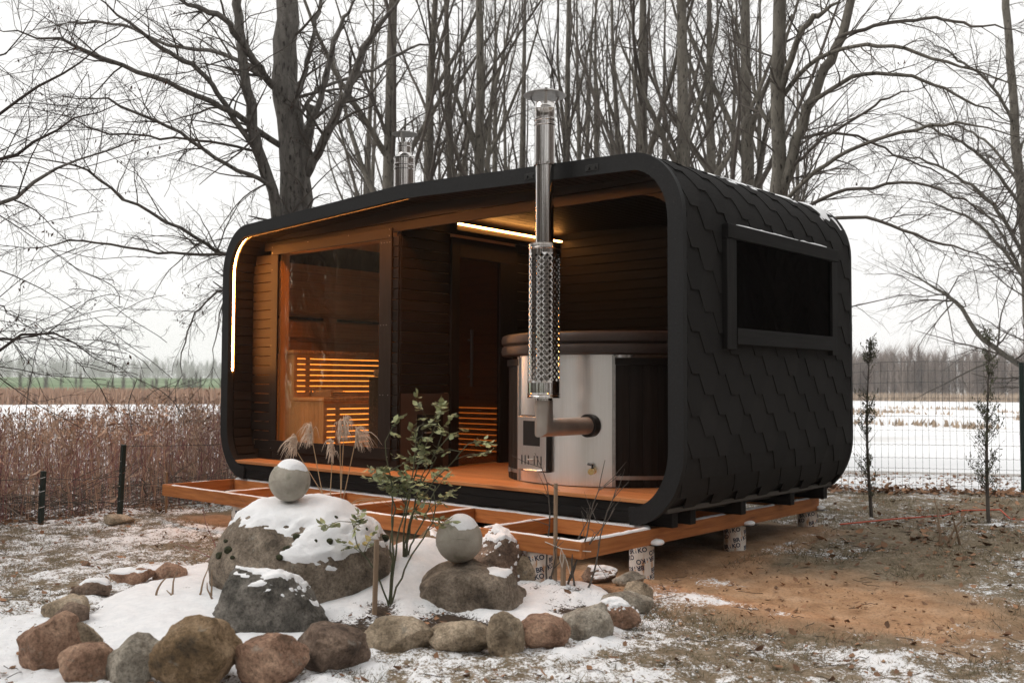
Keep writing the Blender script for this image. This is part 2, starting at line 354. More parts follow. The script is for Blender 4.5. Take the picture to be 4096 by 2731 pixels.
def snow_mask(x, y):
    """how much snow lies on each spot of the ground, 0 to 1"""
    x = np.asarray(x, float); y = np.asarray(y, float)
    d = inside(x, y)
    n1 = fbm(p2(x, y, 1.6), 3, 3); n2 = fbm(p2(x, y, 9.), 5, 4, .6); n3 = fbm(p2(x, y, 28.), 9, 3, .6)
    want = np.full(x.shape, .40)
    lawn = sstep(1.0, -.6, x + .2 * y) * sstep(-6.4, -5.6, x); want = want + .12 * lawn
    want = want + .12 * sstep(.30, .0, np.abs(d + .12)) * (d < .12)                      # loose snow lying outside the stones
    want = want + .22 * np.exp(-(((x + 1.45) / .6) ** 2 + ((y + 3.0) / .5) ** 2)) + .42 * np.exp(-(((x - .58) / .24) ** 2 + ((y - .48) / .20) ** 2)) + .34 * np.exp(-(((x - 1.02) / .30) ** 2 + ((y - .55) / .11) ** 2)) + .25 * np.exp(-(((x - .45) / .25) ** 2 + ((y - 1.0) / .14) ** 2))
    dirt = np.exp(-(((x - 1.0) / 1.15) ** 2 + ((y - .95) / .85) ** 2)); want = want - .30 * dirt + .0 * x
    want = want + .07 * sstep(.9, 0, np.abs(x - .35)) * sstep(.5, 1.2, y) * sstep(3.6, 2.5, y)
    want = want - .17 * sstep(.0, .2, x) * sstep(1.9, 1.2, x) * sstep(1.2, 1.6, y) * sstep(4.2, 3.2, y)
    want = want + .10 * sstep(.3, 1., x) * sstep(.25, -.2, y)
    cab = sstep(-5.6, -5.2, x) * sstep(.12, -.05, x) * sstep(.1, .5, y) * sstep(3.7, 3.3, y); want = want * (1 - cab) - .3 * cab
    so = (x - FL[0]) * FN[0] + (y - FL[1]) * FN[1]; want = want + .55 * sstep(-.1, .6, so) * sstep(-4, -2.5, x)
    want = want + .16 * sstep(-5.6, -6.3, x)
    bed = sstep(.05, .18, d)
    soil = 1.1 * np.exp(-(((x + .60) / .13) ** 2 + ((y + 1.14) / .09) ** 2)) + 1.1 * np.exp(-(((x + .18) / .20) ** 2 + ((y + .92) / .10) ** 2)) + .9 * np.exp(-(((x + .42) / .22) ** 2 + ((y + 1.55) / .08) ** 2)) + np.exp(-(((x - .05) / .28) ** 2 + ((y + 1.05) / .18) ** 2)) + .9 * np.exp(-(((x + .40) / .3) ** 2 + ((y + 1.45) / .2) ** 2)) + .8 * np.exp(-(((x - .25) / .2) ** 2 + ((y + .3) / .2) ** 2)) + .6 * np.exp(-(((x + .1) / .3) ** 2 + ((y + 1.55) / .2) ** 2)) + .35 * np.exp(-(((x + .95) / .15) ** 2 + ((y + 2.1) / .12) ** 2))
    want = want * (1 - bed) + bed * (0.72 + .10 * sstep(-.2, -.9, x) - .52 * np.clip(soil, 0, 1))
    c = want + .36 * (n1 - .5) + .46 * (n2 - .5) + .15 * (n3 - .5)
    return np.clip(c, 0, 1)
def snow_depth(c): return sstep(.52, .78, c)
def ground():
    half = math.radians(37); ain = np.linspace(-half, half, 340); aout = np.linspace(half, 2 * PI - half, 62)[1:-1]
    az = np.concatenate([ain, aout]); nA = len(az)
    rr = [1.5]
    while rr[-1] < 15: rr.append(rr[-1] * 1.0055)
    while rr[-1] < 60: rr.append(rr[-1] * 1.02)
    while rr[-1] < 1020: rr.append(rr[-1] * 1.06)
    rr = np.array([0.02, .6] + rr); R, A = np.meshgrid(rr, az, indexing='ij')
    X = CAM[0] + R * (np.cos(A) * _f[0] + np.sin(A) * _r[0]); Y = CAM[1] + R * (np.cos(A) * _f[1] + np.sin(A) * _r[1])
    Z = gh(X, Y); near = R < 22
    S = np.where(near, snow_mask(X, Y), .5)
    d = inside(X, Y)
    rough = (fbm(p2(X, Y, 14.), 21, 3) - .5) * .035 + (fbm(p2(X, Y, 3.), 23, 2) - .5) * .05
    Z = Z + np.where(near, rough * (1 - .6 * sstep(0, .2, d)), 0) + snow_depth(S) * np.where(near, .014 + .024 * fbm(p2(X, Y, 11.), 31, 3) + .008 * sstep(.0, .3, d), 0)
    n = len(rr); V = np.stack([X, Y, Z], -1).reshape(-1, 3)
    i, j = np.meshgrid(np.arange(n - 1), np.arange(nA), indexing='ij'); j2 = (j + 1) % nA
    F = np.stack([i * nA + j, (i + 1) * nA + j, (i + 1) * nA + j2, i * nA + j2], -1).reshape(-1, 4)
    me = mesh_np('ground', V, F, None, True)
    # R snow, G bare sand, B far field
    dirt = np.exp(-(((X - 1.15) / 1.42) ** 2 + ((Y - .98) / .86) ** 2)) * 1.7 + .9 * sstep(-5.6, -5.2, X) * sstep(.5, .2, X) * sstep(-.3, .3, Y) * sstep(3.9, 3.3, Y)
    dirt = np.clip(dirt - .35 + .9 * (fbm(p2(X, Y, 5.), 41, 4) - .5), 0, 1)
    dirt = np.maximum(dirt, .9 * sstep(.0, .1, d) * .0)
    rx, ry = X - CAM[0], Y - CAM[1]; raz = np.arctan2(rx * _r[0] + ry * _r[1], rx * _f[0] + ry * _f[1])
    field = ((R > shore_r(raz) + 18) * sstep(.1, -.1, raz))
    C = np.stack([S, dirt, field, np.ones_like(S)], -1).reshape(-1, 4).astype(np.float32)
    at = me.color_attributes.new('cover', 'FLOAT_COLOR', 'POINT'); at.data.foreach_set('color', C.ravel())
    # soil shade for the bed as a second layer
    at2 = me.color_attributes.new('soil', 'FLOAT_COLOR', 'POINT'); s2 = sstep(.0, .12, d); C2 = np.stack([s2, s2 * 0 + sstep(-.2, .5, (X - FL[0]) * FN[0] + (Y - FL[1]) * FN[1]), sstep(-5.7, -6.4, X), s2 * 0 + 1], -1).reshape(-1, 4).astype(np.float32); at2.data.foreach_set('color', C2.ravel())
    m, t, b = new_mat('winter ground'); N = t.nodes; L = t.links; b.inputs['Roughness'].default_value = .9; b.inputs['Specular IOR Level'].default_value = .2
    tc = N.new('ShaderNodeTexCoord')
    def noise(s, det=6, ro=.6):
        q = N.new('ShaderNodeTexNoise'); q.inputs['Scale'].default_value = s; q.inputs['Detail'].default_value = det; q.inputs['Roughness'].default_value = ro; L.new(tc.outputs['Object'], q.inputs['Vector']); return q.outputs['Fac']
    def ramp(src, stops):
        r = N.new('ShaderNodeValToRGB'); e = r.color_ramp.elements
        while len(e) < len(stops): e.new(.5)
        for k, (p, c) in enumerate(stops): e[k].position = p; e[k].color = (*c, 1)
        L.new(src, r.inputs[0]); return r.outputs[0]
    def mix(f, a, c):
        x = N.new('ShaderNodeMixRGB')
        for k, v in ((0, f), (1, a), (2, c)):
            if isinstance(v, (int, float)): x.inputs[k].default_value = v
            elif isinstance(v, tuple): x.inputs[k].default_value = (*v, 1)
            else: L.new(v, x.inputs[k])
        return x.outputs[0]
    ca = N.new('ShaderNodeVertexColor'); ca.layer_name = 'cover'; sp = N.new('ShaderNodeSeparateColor'); L.new(ca.outputs[0], sp.inputs[0])
    cb = N.new('ShaderNodeVertexColor'); cb.layer_name = 'soil'; sq = N.new('ShaderNodeSeparateColor'); L.new(cb.outputs[0], sq.inputs[0])
    turf = ramp(noise(7, 8, .7), [(.3, (.12, .09, .058)), (.5, (.225, .17, .115)), (.7, (.34, .27, .195))])
    turf = mix(ramp(noise(45, 4), [(.45, (0, 0, 0)), (.62, (.6, .6, .6))]), turf, (.07, .068, .036))
    sand = ramp(noise(5, 9, .7), [(.3, (.29, .155, .08)), (.5, (.46, .27, .15)), (.72, (.57, .37, .235))])
    sand = mix(ramp(noise(60, 5), [(.5, (0, 0, 0)), (.66, (.6, .6, .6))]), sand, (.15, .085, .05))
    soil = ramp(noise(40, 6, .7), [(.35, (.035, .024, .017)), (.65, (.085, .06, .043))])
    col = mix(sp.outputs[1], turf, sand); col = mix(sq.outputs[0], col, soil)
    field = ramp(noise(.02, 5), [(.4, (.10, .16, .065)), (.62, (.20, .25, .15))])
    snow = ramp(noise(20, 5), [(.3, (.78, .79, .81)), (.7, (.90, .90, .91))])
    # fine fraying of the snow's edge
    def math_(op, p, q):
        x = N.new('ShaderNodeMath'); x.operation = op
        for k, v in ((0, p), (1, q)):
            if isinstance(v, (int, float)): x.inputs[k].default_value = v
            else: L.new(v, x.inputs[k])
        return x.outputs[0]
    nz = math_('ADD', math_('MULTIPLY', noise(16, 4, .6), .30), math_('MULTIPLY', noise(58, 5, .75), .70))
    vv = math_('ADD', nz, math_('MULTIPLY', math_('SUBTRACT', sp.outputs[0], .5), .62))
    sm = ramp(vv, [(.485, (0, 0, 0)), (.545, (1, 1, 1))])
    col = mix(sm, col, snow); col = mix(sp.outputs[2], col, field)
    L.new(col, b.inputs['Base Color'])
    bp = N.new('ShaderNodeBump'); bp.inputs['Strength'].default_value = .7; bp.inputs['Distance'].default_value = .012; L.new(noise(55, 7, .7), bp.inputs['Height']); L.new(bp.outputs[0], b.inputs['Normal'])
    me.materials.append(m); o = link('ground', me, None); o['kind'] = 'structure'; return o
ground()
# the frozen lake
def lake():
    az = np.linspace(-1.15, 1.15, 60); A = []; V = []; rs = [16, 24, 40, 70, 118, 175]
    for r in rs:
        for a in az:
            V.append((CAM[0] + r * (math.cos(a) * _f[0] + math.sin(a) * _r[0]), CAM[1] + r * (math.cos(a) * _f[1] + math.sin(a) * _r[1]), LAKE))
    n = len(az); F = [(i * n + j, (i + 1) * n + j, (i + 1) * n + j + 1, i * n + j + 1) for i in range(len(rs) - 1) for j in range(n - 1)]
    m = mat('snow covered ice', (.72, .73, .75), (.90, .90, .91), .7, scale=.09, stretch=(1, 1, 1), bump=.1, c3=(.55, .54, .53), scale3=.12)
    o = link('lake', mesh_np('lake', V, F), m); o['kind'] = 'structure'
lake()

# ------------------------------------------------------------------ the sauna cabin
XL, XR, XM, YF, YW, YB = -5.415, .285, -2.565, .755, 1.04, 3.51
def prof(off):
    """shell outline in x,z from bottom right over the roof to bottom left, moved inwards by off"""
    P = []
    for a in np.linspace(-PI / 2, 0, 13): P.append((-.15 + .435 * math.cos(a), .56 + .53 * math.sin(a), 'br'))
    for z in np.linspace(.56, 2.15, 12)[1:-1]: P.append((XR, z, 'r'))
    for a in np.linspace(0, PI / 2 - .08, 13): P.append((-.15 + .435 * math.cos(a), 2.15 + .497 * math.sin(a), 'tr'))
    P.append((-.15 - .03, 2.6475, 'top')); P.append((-1.4, 2.696, 'top')); P.append((XM, 2.743, 'top'))
    Lf = [(2 * XM - x, z, t) for x, z, t in P[::-1][1:]]
    P = P + Lf
    X = np.array([p[:2] for p in P]); d = np.gradient(X, axis=0); d = nrm(d); nr = np.stack([-d[:, 1], d[:, 0]], -1)
    return X + nr * off, [p[2] for p in P]
cabin = thing('sauna_cabin', 'black rounded wooden sauna cabin with shingled side and open terrace', 'cabin', (XM, 2.1, 0.003))
O0, TG = prof(.012); I0, _ = prof(.088)
MB().strip(O0, I0, 'y', YF + .04, YB).build('shell', FELT, cabin, True)
# fascia in jointed segments, front and back
n = len(O0); Fo, _ = prof(-.012); Fi, _ = prof(.113)
cuts = [0, 12, 23, 30, 35, 38]; half = n // 2
cuts = [0, 6, 12, 23, 29, 36, half]; cuts = cuts + [n - 1 - c for c in cuts[::-1][1:]]
for a, b in zip(cuts[:-1], cuts[1:]):
    o = MB().strip(Fo[a:b + 1], Fi[a:b + 1], 'y', YF - .012, YF + .035).build('fascia', FELT, cabin, True)
    mb = MB()
    for k in range(a, b, 2):
        q = (Fo[k] + Fi[k]) / 2; mb.tube([(q[0], YF - .0115, q[1]), (q[0], YF - .0135, q[1])], .0035, 6)
    mb.build('screw', BLACKM, o)
MB().prism([tuple(p) for p in I0], 'y', 3.36, YB - .003).build('rear_wall', BK['x'], cabin)
MB().strip(Fo, Fi, 'y', YB + .001, YB + .035).build('rear_fascia', FELT, cabin, True)
for x in (-.478, -1.08):
    z = 2.60 + (abs(x + .7) * 0) + (.02 if x < -1 else 0)
    o = MB().box((x - .06, YF - .018, z - .024), (x + .06, YF - .0125, z + .024), .002).build('bracket_plate', BLACKM, cabin)
    for dx in (-.03, .03): MB().tube([(x + dx, YF - .0185, z), (x + dx, YF - .027, z)], .011, 10).build('bolt', BLACKM, o, True)
# hexagonal shingles on the right side, following the curve
def arc_path():
    X, T = prof(0.0); X = X[:40]; s = np.concatenate([[0], np.cumsum(np.linalg.norm(np.diff(X, axis=0), axis=1))]); return X, s
PX, PS = arc_path()
def onpath(s, off):
    x = np.interp(s, PS, PX[:, 0]); z = np.interp(s, PS, PX[:, 1]); e = .02
    tx = np.interp(s + e, PS, PX[:, 0]) - np.interp(s - e, PS, PX[:, 0]); tz = np.interp(s + e, PS, PX[:, 1]) - np.interp(s - e, PS, PX[:, 1])
    l = math.hypot(tx, tz); return x + tz / l * off, z - tx / l * off
S0 = float(np.interp(1.083, PX[8:28, 1], PS[8:28]))       # arc length at the row measured on the wall
shing_n = 0
ROW = .1455; PIT = .364; FLAT = .108; SL = .074
random.seed(4)
def poly_clip(pts, lo, hi):
    for sgn, lim in ((1, lo), (-1, hi)):
        out = []
        for i in range(len(pts)):
            a = pts[i]; b = pts[(i + 1) % len(pts)]; ia = sgn * (a[0] - lim) >= 0; ib = sgn * (b[0] - lim) >= 0
            if ia: out.append(a)
            if ia != ib:
                t = (lim - a[0]) / (b[0] - a[0]); out.append((lim, a[1] + t * (b[1] - a[1])))
        pts = out
        if len(pts) < 3: return []
    return pts
for row in range(-7, 19):
    sb = S0 + row * ROW
    if sb < PS[0] + .05 or sb > PS[-1] - .3: continue
    off0 = .849 - PIT if row % 2 == 0 else 1.020 - PIT - .0
    for c in range(-1, 9):
        y0 = off0 + c * PIT; j = random.uniform(-.004, .004)
        # tab: flat bottom, slanting sides, straight upper body hidden under the row above
        pts = [(y0, sb), (y0 + FLAT, sb), (y0 + FLAT + SL, sb + ROW), (y0 + FLAT + SL, sb + 2.05 * ROW), (y0 - SL, sb + 2.05 * ROW), (y0 - SL, sb + ROW)]
        pts = [(p + j, q) for p, q in pts]
        pts = poly_clip(pts, YF + .038, YB - .001)
        if len(pts) < 3: continue
        # slice across the curve so the slab bends with the wall
        ss = sorted({p[1] for p in pts}); s_lo, s_hi = ss[0], ss[-1]; cur = s_lo > S0 + .9 or s_lo < S0 - .55
        lv = list(np.linspace(s_lo, s_hi, 7 if cur else 3)) + [q for q in ss]; lv = sorted(set(round(v, 5) for v in lv))
        if s_hi > PS[-1] - .02: continue
        def span(s):
            xs = []
            for i in range(len(pts)):
                a = pts[i]; b = pts[(i + 1) % len(pts)]
                if abs(a[1] - b[1]) < 1e-9:
                    if abs(a[1] - s) < 1e-4: xs += [a[0], b[0]]
                elif min(a[1], b[1]) - 1e-4 <= s <= max(a[1], b[1]) + 1e-4: xs.append(a[0] + (s - a[1]) / (b[1] - a[1]) * (b[0] - a[0]))
            return (min(xs), max(xs)) if xs else None
        V = []; ok = True
        for s in lv:
            w = span(s)
            if w is None: ok = False; break
            tlt = .0125 * (1 - (s - sb) / (2.05 * ROW))          # lower edge stands proud of the row beneath
            xo, zo = onpath(s, -(.001 - .0)); xt, zt = onpath(s, -(.0045 + tlt) * -1 * -1)
            x1, z1 = onpath(s, .0045 + tlt)
            V += [(x1, w[0], z1), (x1, w[1], z1), (x1 - (x1 - onpath(s, tlt - .004)[0]), w[1], onpath(s, tlt - .004)[1]), (onpath(s, tlt - .004)[0], w[0], onpath(s, tlt - .004)[1])]
        if not ok: continue
        m_ = len(lv); F = [(0, 3, 2, 1), (4 * m_ - 4, 4 * m_ - 3, 4 * m_ - 2, 4 * m_ - 1)]
        for i in range(m_ - 1):
            for q in range(4): F.append((4 * i + q, 4 * i + (q + 1) % 4, 4 * i + 4 + (q + 1) % 4, 4 * i + 4 + q))
        MB().add(V, F).build('shingle', SHING, cabin); shing_n += 1
print('shingles', shing_n)
# soffit and terrace lining: boards running front to back
li, _ = prof(.090); lo_, _ = prof(.104)
d = np.concatenate([[0], np.cumsum(np.linalg.norm(np.diff(lo_, axis=0), axis=1))])
def at_s(P, s): return np.array([np.interp(s, d, P[:, 0]), np.interp(s, d, P[:, 1])])
s = .38
while s < d[-1] - .36:
    a, b, c_, e = at_s(li, s), at_s(li, s + .094), at_s(lo_, s + .094), at_s(lo_, s); mid = (a + b) / 2
    y1 = 3.30 if (mid[0] > -2.93 and mid[1] > .22) else YW - .001
    MB().prism([a, b, c_ + (e - c_) * .03, e + (c_ - e) * .03], 'y', YF + .072, y1).build('board', DW['y'], cabin); s += .098
# led strip behind the fascia
LI, _ = prof(.0885); LO, _ = prof(.0905); print('roof led from x', LI[35])
sel = [i for i in range(35, n - 26)]
MB().strip(LI[sel], LO[sel], 'y', YF + .037, YF + .066).build('led_strip', LED, cabin)
LI, _ = prof(.092); LO, _ = prof(.1065)
sel = [i for i in range(n - 27, n) if LI[i][1] > 1.30]
A_ = np.vstack([LI[sel], [LI[sel[-1]][0], 1.136]]); B_ = np.vstack([LO[sel], [LO[sel[-1]][0], 1.136]])
MB().strip(A_, B_, 'y', YF + .037, YF + .060).build('led_strip', LED, cabin)
# front wall
def in_x(z, inset=.107):
    X, _ = prof(inset); h = len(X) // 2; return float(np.interp(z, X[h:][::-1, 1], X[h:][::-1, 0])), float(np.interp(z, X[:h + 1][:, 1], X[:h + 1][:, 0]))
def roofz(x): return 2.743 - abs(x - XM) * .0398 - .107
RW = .0985
def hboard(x0, x1, z0, z1, y0=YW, th=.02, mt=None, axis='x', par=None, name='board', gap=.0025):
    return MB().box((x0, y0, z0 + gap), (x1, y0 + th, z1 - gap), .004).build(name, mt or DW[axis], par or cabin)
z = .207; rows = []
while z < 2.62: rows.append((z, min(z + RW, 2.62))); z += RW
for z0, z1 in rows:
    xl = max(in_x(z0 + .005)[0], in_x(min(z1, 2.55) - .005)[0]) + .002
    if z0 < 2.36:
        hboard(xl, -4.925, z0, min(z1, 2.41)); hboard(-3.03, -2.947, z0, min(z1, 2.408))
    if z1 < .32: hboard(-4.923, -3.032, z0, z1)
zt0 = 2.411
xl, xr = in_x(2.506)[0] + .01, in_x(2.506)[1] - .01
hboard(max(xl, -5.2), xr, 2.411, 2.506)
tp, _ = prof(.1065); tp = [tuple(p) for p in tp if p[1] > 2.51]
MB().prism([(tp[0][0], 2.509)] + tp + [(tp[-1][0], 2.509)], 'y', YW + .001, YW + .02).build('board', DW['x'], cabin)
# curved board piece where the header meets the right side
ar = [( -.262 + 0.0, 2.41)] + [(-.262 + .36 * math.sin(a), 2.05 + .36 * math.cos(a)) for a in np.linspace(.15, PI / 2, 9)]
ot, _ = prof(.107); ot = [tuple(p) for p in ot[22:37]]
pts = [(.098, 1.9), (.17, 1.9)] + [p for p in ot if p[1] > 1.9 and p[1] < 2.41] + [(in_x(2.409)[1] - .004, 2.409)]
MB().prism(pts + ar, 'y', YW, YW + .02).build('header_bracket', DW['x'], cabin)
# front window
win = MB().box((-4.945, YW - .024, 2.357), (-3.02, YW - .002, 2.455), .002).build('window', DW['x'], cabin, label='large bronze tinted front window in a flat dark board frame')
fb = lambda lo, hi, ax: MB().box(lo, hi, .002).build('frame', DW[ax], win)
fb((-4.945, YW - .022, .412), (-4.822, YW - .002, 2.355), 'z'); fb((-3.19, YW - .022, .412), (-3.02, YW - .002, 2.355), 'z'); fb((-4.945, YW - .024, .298), (-3.02, YW - .002, .41), 'x')
MB().box((-4.83, YW + .022, .40), (-3.18, YW + .030, 2.36)).build('pane', GLB, win)
rv = lambda lo, hi, ax: MB().box(lo, hi, .002).build('reveal', LW[ax], win)
rv((-4.86, YW + .033, .36), (-4.832, YW + .135, 2.40), 'z'); rv((-3.18, YW + .033, .36), (-3.152, YW + .135, 2.40), 'z'); rv((-4.83, YW + .033, 2.362), (-3.182, YW + .135, 2.388), 'x'); rv((-4.83, YW + .033, .372), (-3.182, YW + .135, .398), 'x')
mb = MB()
for x, z_ in [(-4.92, 2.44), (-4.92, 2.38), (-4.3, 2.44), (-3.65, 2.44), (-3.05, 2.44), (-3.05, 2.38), (-3.16, 2.32), (-3.12, 2.32), (-3.08, 2.32), (-3.04, 2.32), (-3.16, 1.55), (-3.12, 1.55), (-3.08, 1.55), (-3.16, .9), (-3.12, .9), (-3.05, .9), (-4.92, 2.2), (-4.92, 1.4), (-4.9, .33), (-3.05, .33)]:
    mb.tube([(x, YW - .0245, z_), (x, YW - .0262, z_)], .0045, 6)
mb.build('screw', GALV, win)
# terrace: left wall with stove panel and glass door
XT = -2.945
for z0, z1 in rows:
    if z0 >= 2.58: continue
    def sboard(y0, y1): MB().box((XT - .02, y0, z0 + .0025), (XT, y1, min(z1, 2.565) - .0025), .004).build('board', DW['y'], cabin)
    if z0 > .85: MB().box((XT - .02, YW + .045, max(z0, .917) + .0025), (XT, 1.71, min(z1, 2.565) - .0025), .004).build('board', DW['y'], cabin)
    if z0 > 2.43: sboard(1.712, 2.68)
    sboard(2.682, 3.298)
MB().box((XT - .055, YW + .022, .207), (XT + .004, YW + .043, 2.408), .003).build('corner_post', DW['z'], cabin)
MB().box((XT - .022, YW + .046, .207), (XT - .004, 1.709, .915), .003).build('stove_panel', PANELM, cabin, label='brown metal heat shield panel around the firebox opening')
fbx = MB().box((XT - .02, 1.29, .23), (XT + .075, 1.56, .72), .006).build('firebox', BLACKM, cabin)
MB().box((XT + .076, 1.32, .47), (XT + .084, 1.53, .69), .003).build('firebox_door', BLACKM, fbx)
MB().tube([(XT + .085, 1.31, .55), (XT + .12, 1.305, .55), (XT + .12, 1.36, .555)], .008, 8).build('handle', GALV, fbx, True)
door = MB().box((XT - .03, 1.713, .207), (XT + .022, 1.822, 2.44), .003).build('door', DW['z'], cabin, label='tall smoked glass sauna door in a dark frame')
MB().box((XT - .03, 1.824, 2.252), (XT + .0215, 2.679, 2.44), .003).build('frame', DW['y'], door)
MB().box((XT - .03, 2.417, .207), (XT + .022, 2.679, 2.25), .003).build('frame', DW['z'], door)
MB().box((XT - .012, 1.824, .215), (XT - .002, 2.415, 2.25)).build('pane', GLD, door)
MB().tube([(XT + .05, 1.965, .98), (XT + .05, 1.965, 1.541)], .016, 12).build('handle', BLACKM, door, True)
for zz in (1.08, 1.44): MB().tube([(XT - .002, 1.965, zz), (XT + .05, 1.965, zz)], .009, 8).build('handle_mount', BLACKM, door, True)
for z0, z1 in [(r0, r1) for r0, r1 in rows if r0 < 2.56]:
    MB().box((XT + .001, 3.30, z0 + .0025), (in_x(min(max(z0, .3), 2.4))[1] - .003, 3.32, min(z1, 2.60) - .0025), .004).build('board', DW['x'], cabin)
MB().box((-2.83, 1.69, 2.545), (-2.795, 3.26, 2.558)).build('led_strip', LEDC, cabin)
MB().box((-2.860, 1.69, 2.495), (-2.835, 3.26, 2.562), .002).build('led_rail', DW['y'], cabin)
# floor
y = YF - .004; fi = 0
while y < 3.28:
    y1 = min(y + .1165, 3.297)
    if y1 < YW - .01: x0, x1 = -5.20, .075
    elif y < YW: x0, x1 = -5.20, .07
    else: x0, x1 = XT + .001, .07
    if fi == 0: MB().box((x0 + .03, y, .174), (x1 - .02, y1, .205), .003).build('deck_board', KW['x'], cabin)
    elif y < YW < y1 and False: pass
    else: MB().box((x0, y + .0015, .176), (x1, y1 - .0015, .2045), .002).build('deck_board', KW['x'], cabin)
    y = y1; fi += 1
MB().box((-5.15, YF + .014, .104), (.04, YF + .034, .172), .003).build('base_board', BK['x'], cabin)
MB().box((-5.03, YF + .014, .030), (-.085, YF + .034, .101), .003).build('base_board', BK['x'], cabin)
for yy in (.925, 1.165, 1.9, 2.73, 3.37):
    MB().box((-5.24, yy - .038, .006), (.112, yy + .038, .112), .004).build('bearer', BK['x'], cabin)
MB().box((.060, .80, .114), (.130, 3.46, .150), .004).build('bottom_plank', GW['y'], cabin)
MB().box((-5.26, .80, .114), (-5.19, 3.46, .150), .004).build('bottom_plank', GW['y'], cabin)
MB().box((-5.15, YF + .05, .113), (.06, 3.45, .165)).build('subfloor', BK['x'], cabin)
# right side wall behind terrace needs an opening for the dark window: the pane sits proud of the shingles
sw = MB().box((XR + .012, 1.262, 2.065), (XR + .066, 3.150, 2.168), .003).build('window', BK['y'], cabin, label='dark side window framed in black boards on the shingled wall')
f2 = lambda lo, hi, ax: MB().box(lo, hi, .003).build('frame', BK[ax], sw)
f2((XR + .012, 1.262, 1.262), (XR + .056, 1.400, 2.063), 'z'); f2((XR + .012, 3.036, 1.262), (XR + .056, 3.150, 2.063), 'z'); f2((XR + .012, 1.402, 1.300), (XR + .062, 3.034, 1.418), 'y')
MB().box((XR + .030, 1.402, 1.42), (XR + .036, 3.034, 2.063)).build('pane', GLS, sw)
MB().box((XR + .0245, 1.402, 1.42), (XR + .0285, 3.034, 2.063)).build('backing', BLACKM, sw)
def snowstrip(p0, p1, w, h, seed, dens=.45, gap=.0, sd=None, n=None):
    """a low ragged ridge of snow lying along a board"""
    p0 = np.array(p0, float); p1 = np.array(p1, float); L = np.linalg.norm(p1 - p0); n = n or max(8, int(L / .022)); t = (p1 - p0) / L
    s_ = np.array(sd if sd is not None else np.cross(t, (0, 0, 1))); s_ = s_ / np.linalg.norm(s_)
    u = np.linspace(0, L, n); V = []
    w1 = fbm(p2(u, u * 0, 14., seed), seed, 3); w2 = fbm(p2(u, u * 0, 14., seed + 9), seed + 5, 3); hh = fbm(p2(u, u * 0, 9., seed + 3), seed + 2, 4)
    cov = sstep(gap - .06, gap + .06, fbm(p2(u, u * 0, 3.3, seed + 1), seed + 7, 3)) if gap > 0 else np.ones(n)
    end = np.minimum(1, np.minimum(u, L - u) / .02); q = h * (.45 + 1.1 * hh) * cov * end
    a1 = w / 2 * (.72 + .42 * w1); a2 = w / 2 * (.72 + .42 * w2)
    for i in range(n):
        c = p0 + t * u[i]
        for k, hz in ((-1, 0), (-.86, .72), (-.3, 1.), (.35, .95), (.88, .7), (1, 0)):
            a = a1[i] if k < 0 else a2[i]
            V.append(c + s_ * k * a * (.35 + .65 * cov[i]) + np.array([0, 0, q[i] * hz - .002]))
    F = [(i * 6 + j, i * 6 + 6 + j, i * 6 + 7 + j, i * 6 + j + 1) for i in range(n - 1) for j in range(5)]
    return V, F
V, F = snowstrip((XR + .036, 1.27, 2.168), (XR + .036, 3.145, 2.168), .045, .016, 5, gap=.46); MB().add(V, F).build('snow', SNOW, sw, 'all', kind='stuff')
# patchy snow on the shoulder of the roof
def roof_snow():
    V = []; F = []; u = np.linspace(1.45, 3.47, 92); s0 = float(PS[30]); sv = np.linspace(s0 - .18, PS[-1] - .05, 40)
    U, Sv = np.meshgrid(u, sv, indexing='ij'); m = fbm(np.stack([U * 2.4, Sv * 4, U * 0], -1), 77, 4) * .75 + fbm(np.stack([U * 14, Sv * 14, U * 0], -1), 79, 3) * .25
    m = m + .12 * sstep(1.8, 3.2, U) + .10 * sstep(s0, s0 + .35, Sv); q = sstep(.60, .70, m)
    for i in range(len(u)):
        for j in range(len(sv)):
            x, z_ = onpath(sv[j], .013 + .010 * q[i, j] - .012 * (q[i, j] < .02)); V.append((x, u[i], z_))
    nv = len(sv)
    for i in range(len(u) - 1):
        for j in range(nv - 1):
            if max(q[i, j], q[i + 1, j], q[i, j + 1], q[i + 1, j + 1]) > .02: F.append((i * nv + j, (i + 1) * nv + j, (i + 1) * nv + j + 1, i * nv + j + 1))
    MB().add(V, F).build('snow_patches', SNOW, cabin, 'all', kind='stuff')
roof_snow()
# roof chimney of the sauna stove
CX, CY = -3.30, 1.42
ch = MB().lathe([(.104, 2.70), (.104, 3.095), (.108, 3.10), (.108, 3.112), (.104, 3.117), (.104, 3.135), (.108, 3.14), (.108, 3.152), (.104, 3.157), (.104, 3.205), (.110, 3.21), (.110, 3.216), (.070, 3.255), (.068, 3.262)], (CX, CY, 0), 40).build('chimney', CHROME, cabin, True)
MB().lathe([(.067, 3.263), (.067, 3.325), (.071, 3.33), (.071, 3.338), (.067, 3.343), (.067, 3.365)], (CX, CY, 0), 32).build('neck', CHROME, ch, True)
MB().lathe([(.125, 3.452), (.126, 3.455), (.06, 3.476), (.004, 3.484), (.003, 3.478), (.06, 3.468)], (CX, CY, 0), 36).build('rain_cap', GALV, ch, True)
for a in (-1.1, 1.0, 3.1):
    MB().beam((CX + .066 * math.cos(a), CY + .066 * math.sin(a), 3.345), (CX + .105 * math.cos(a), CY + .105 * math.sin(a), 3.458), .018, .002, (math.cos(a), math.sin(a), 0)).build('cap_bracket', GALV, ch)
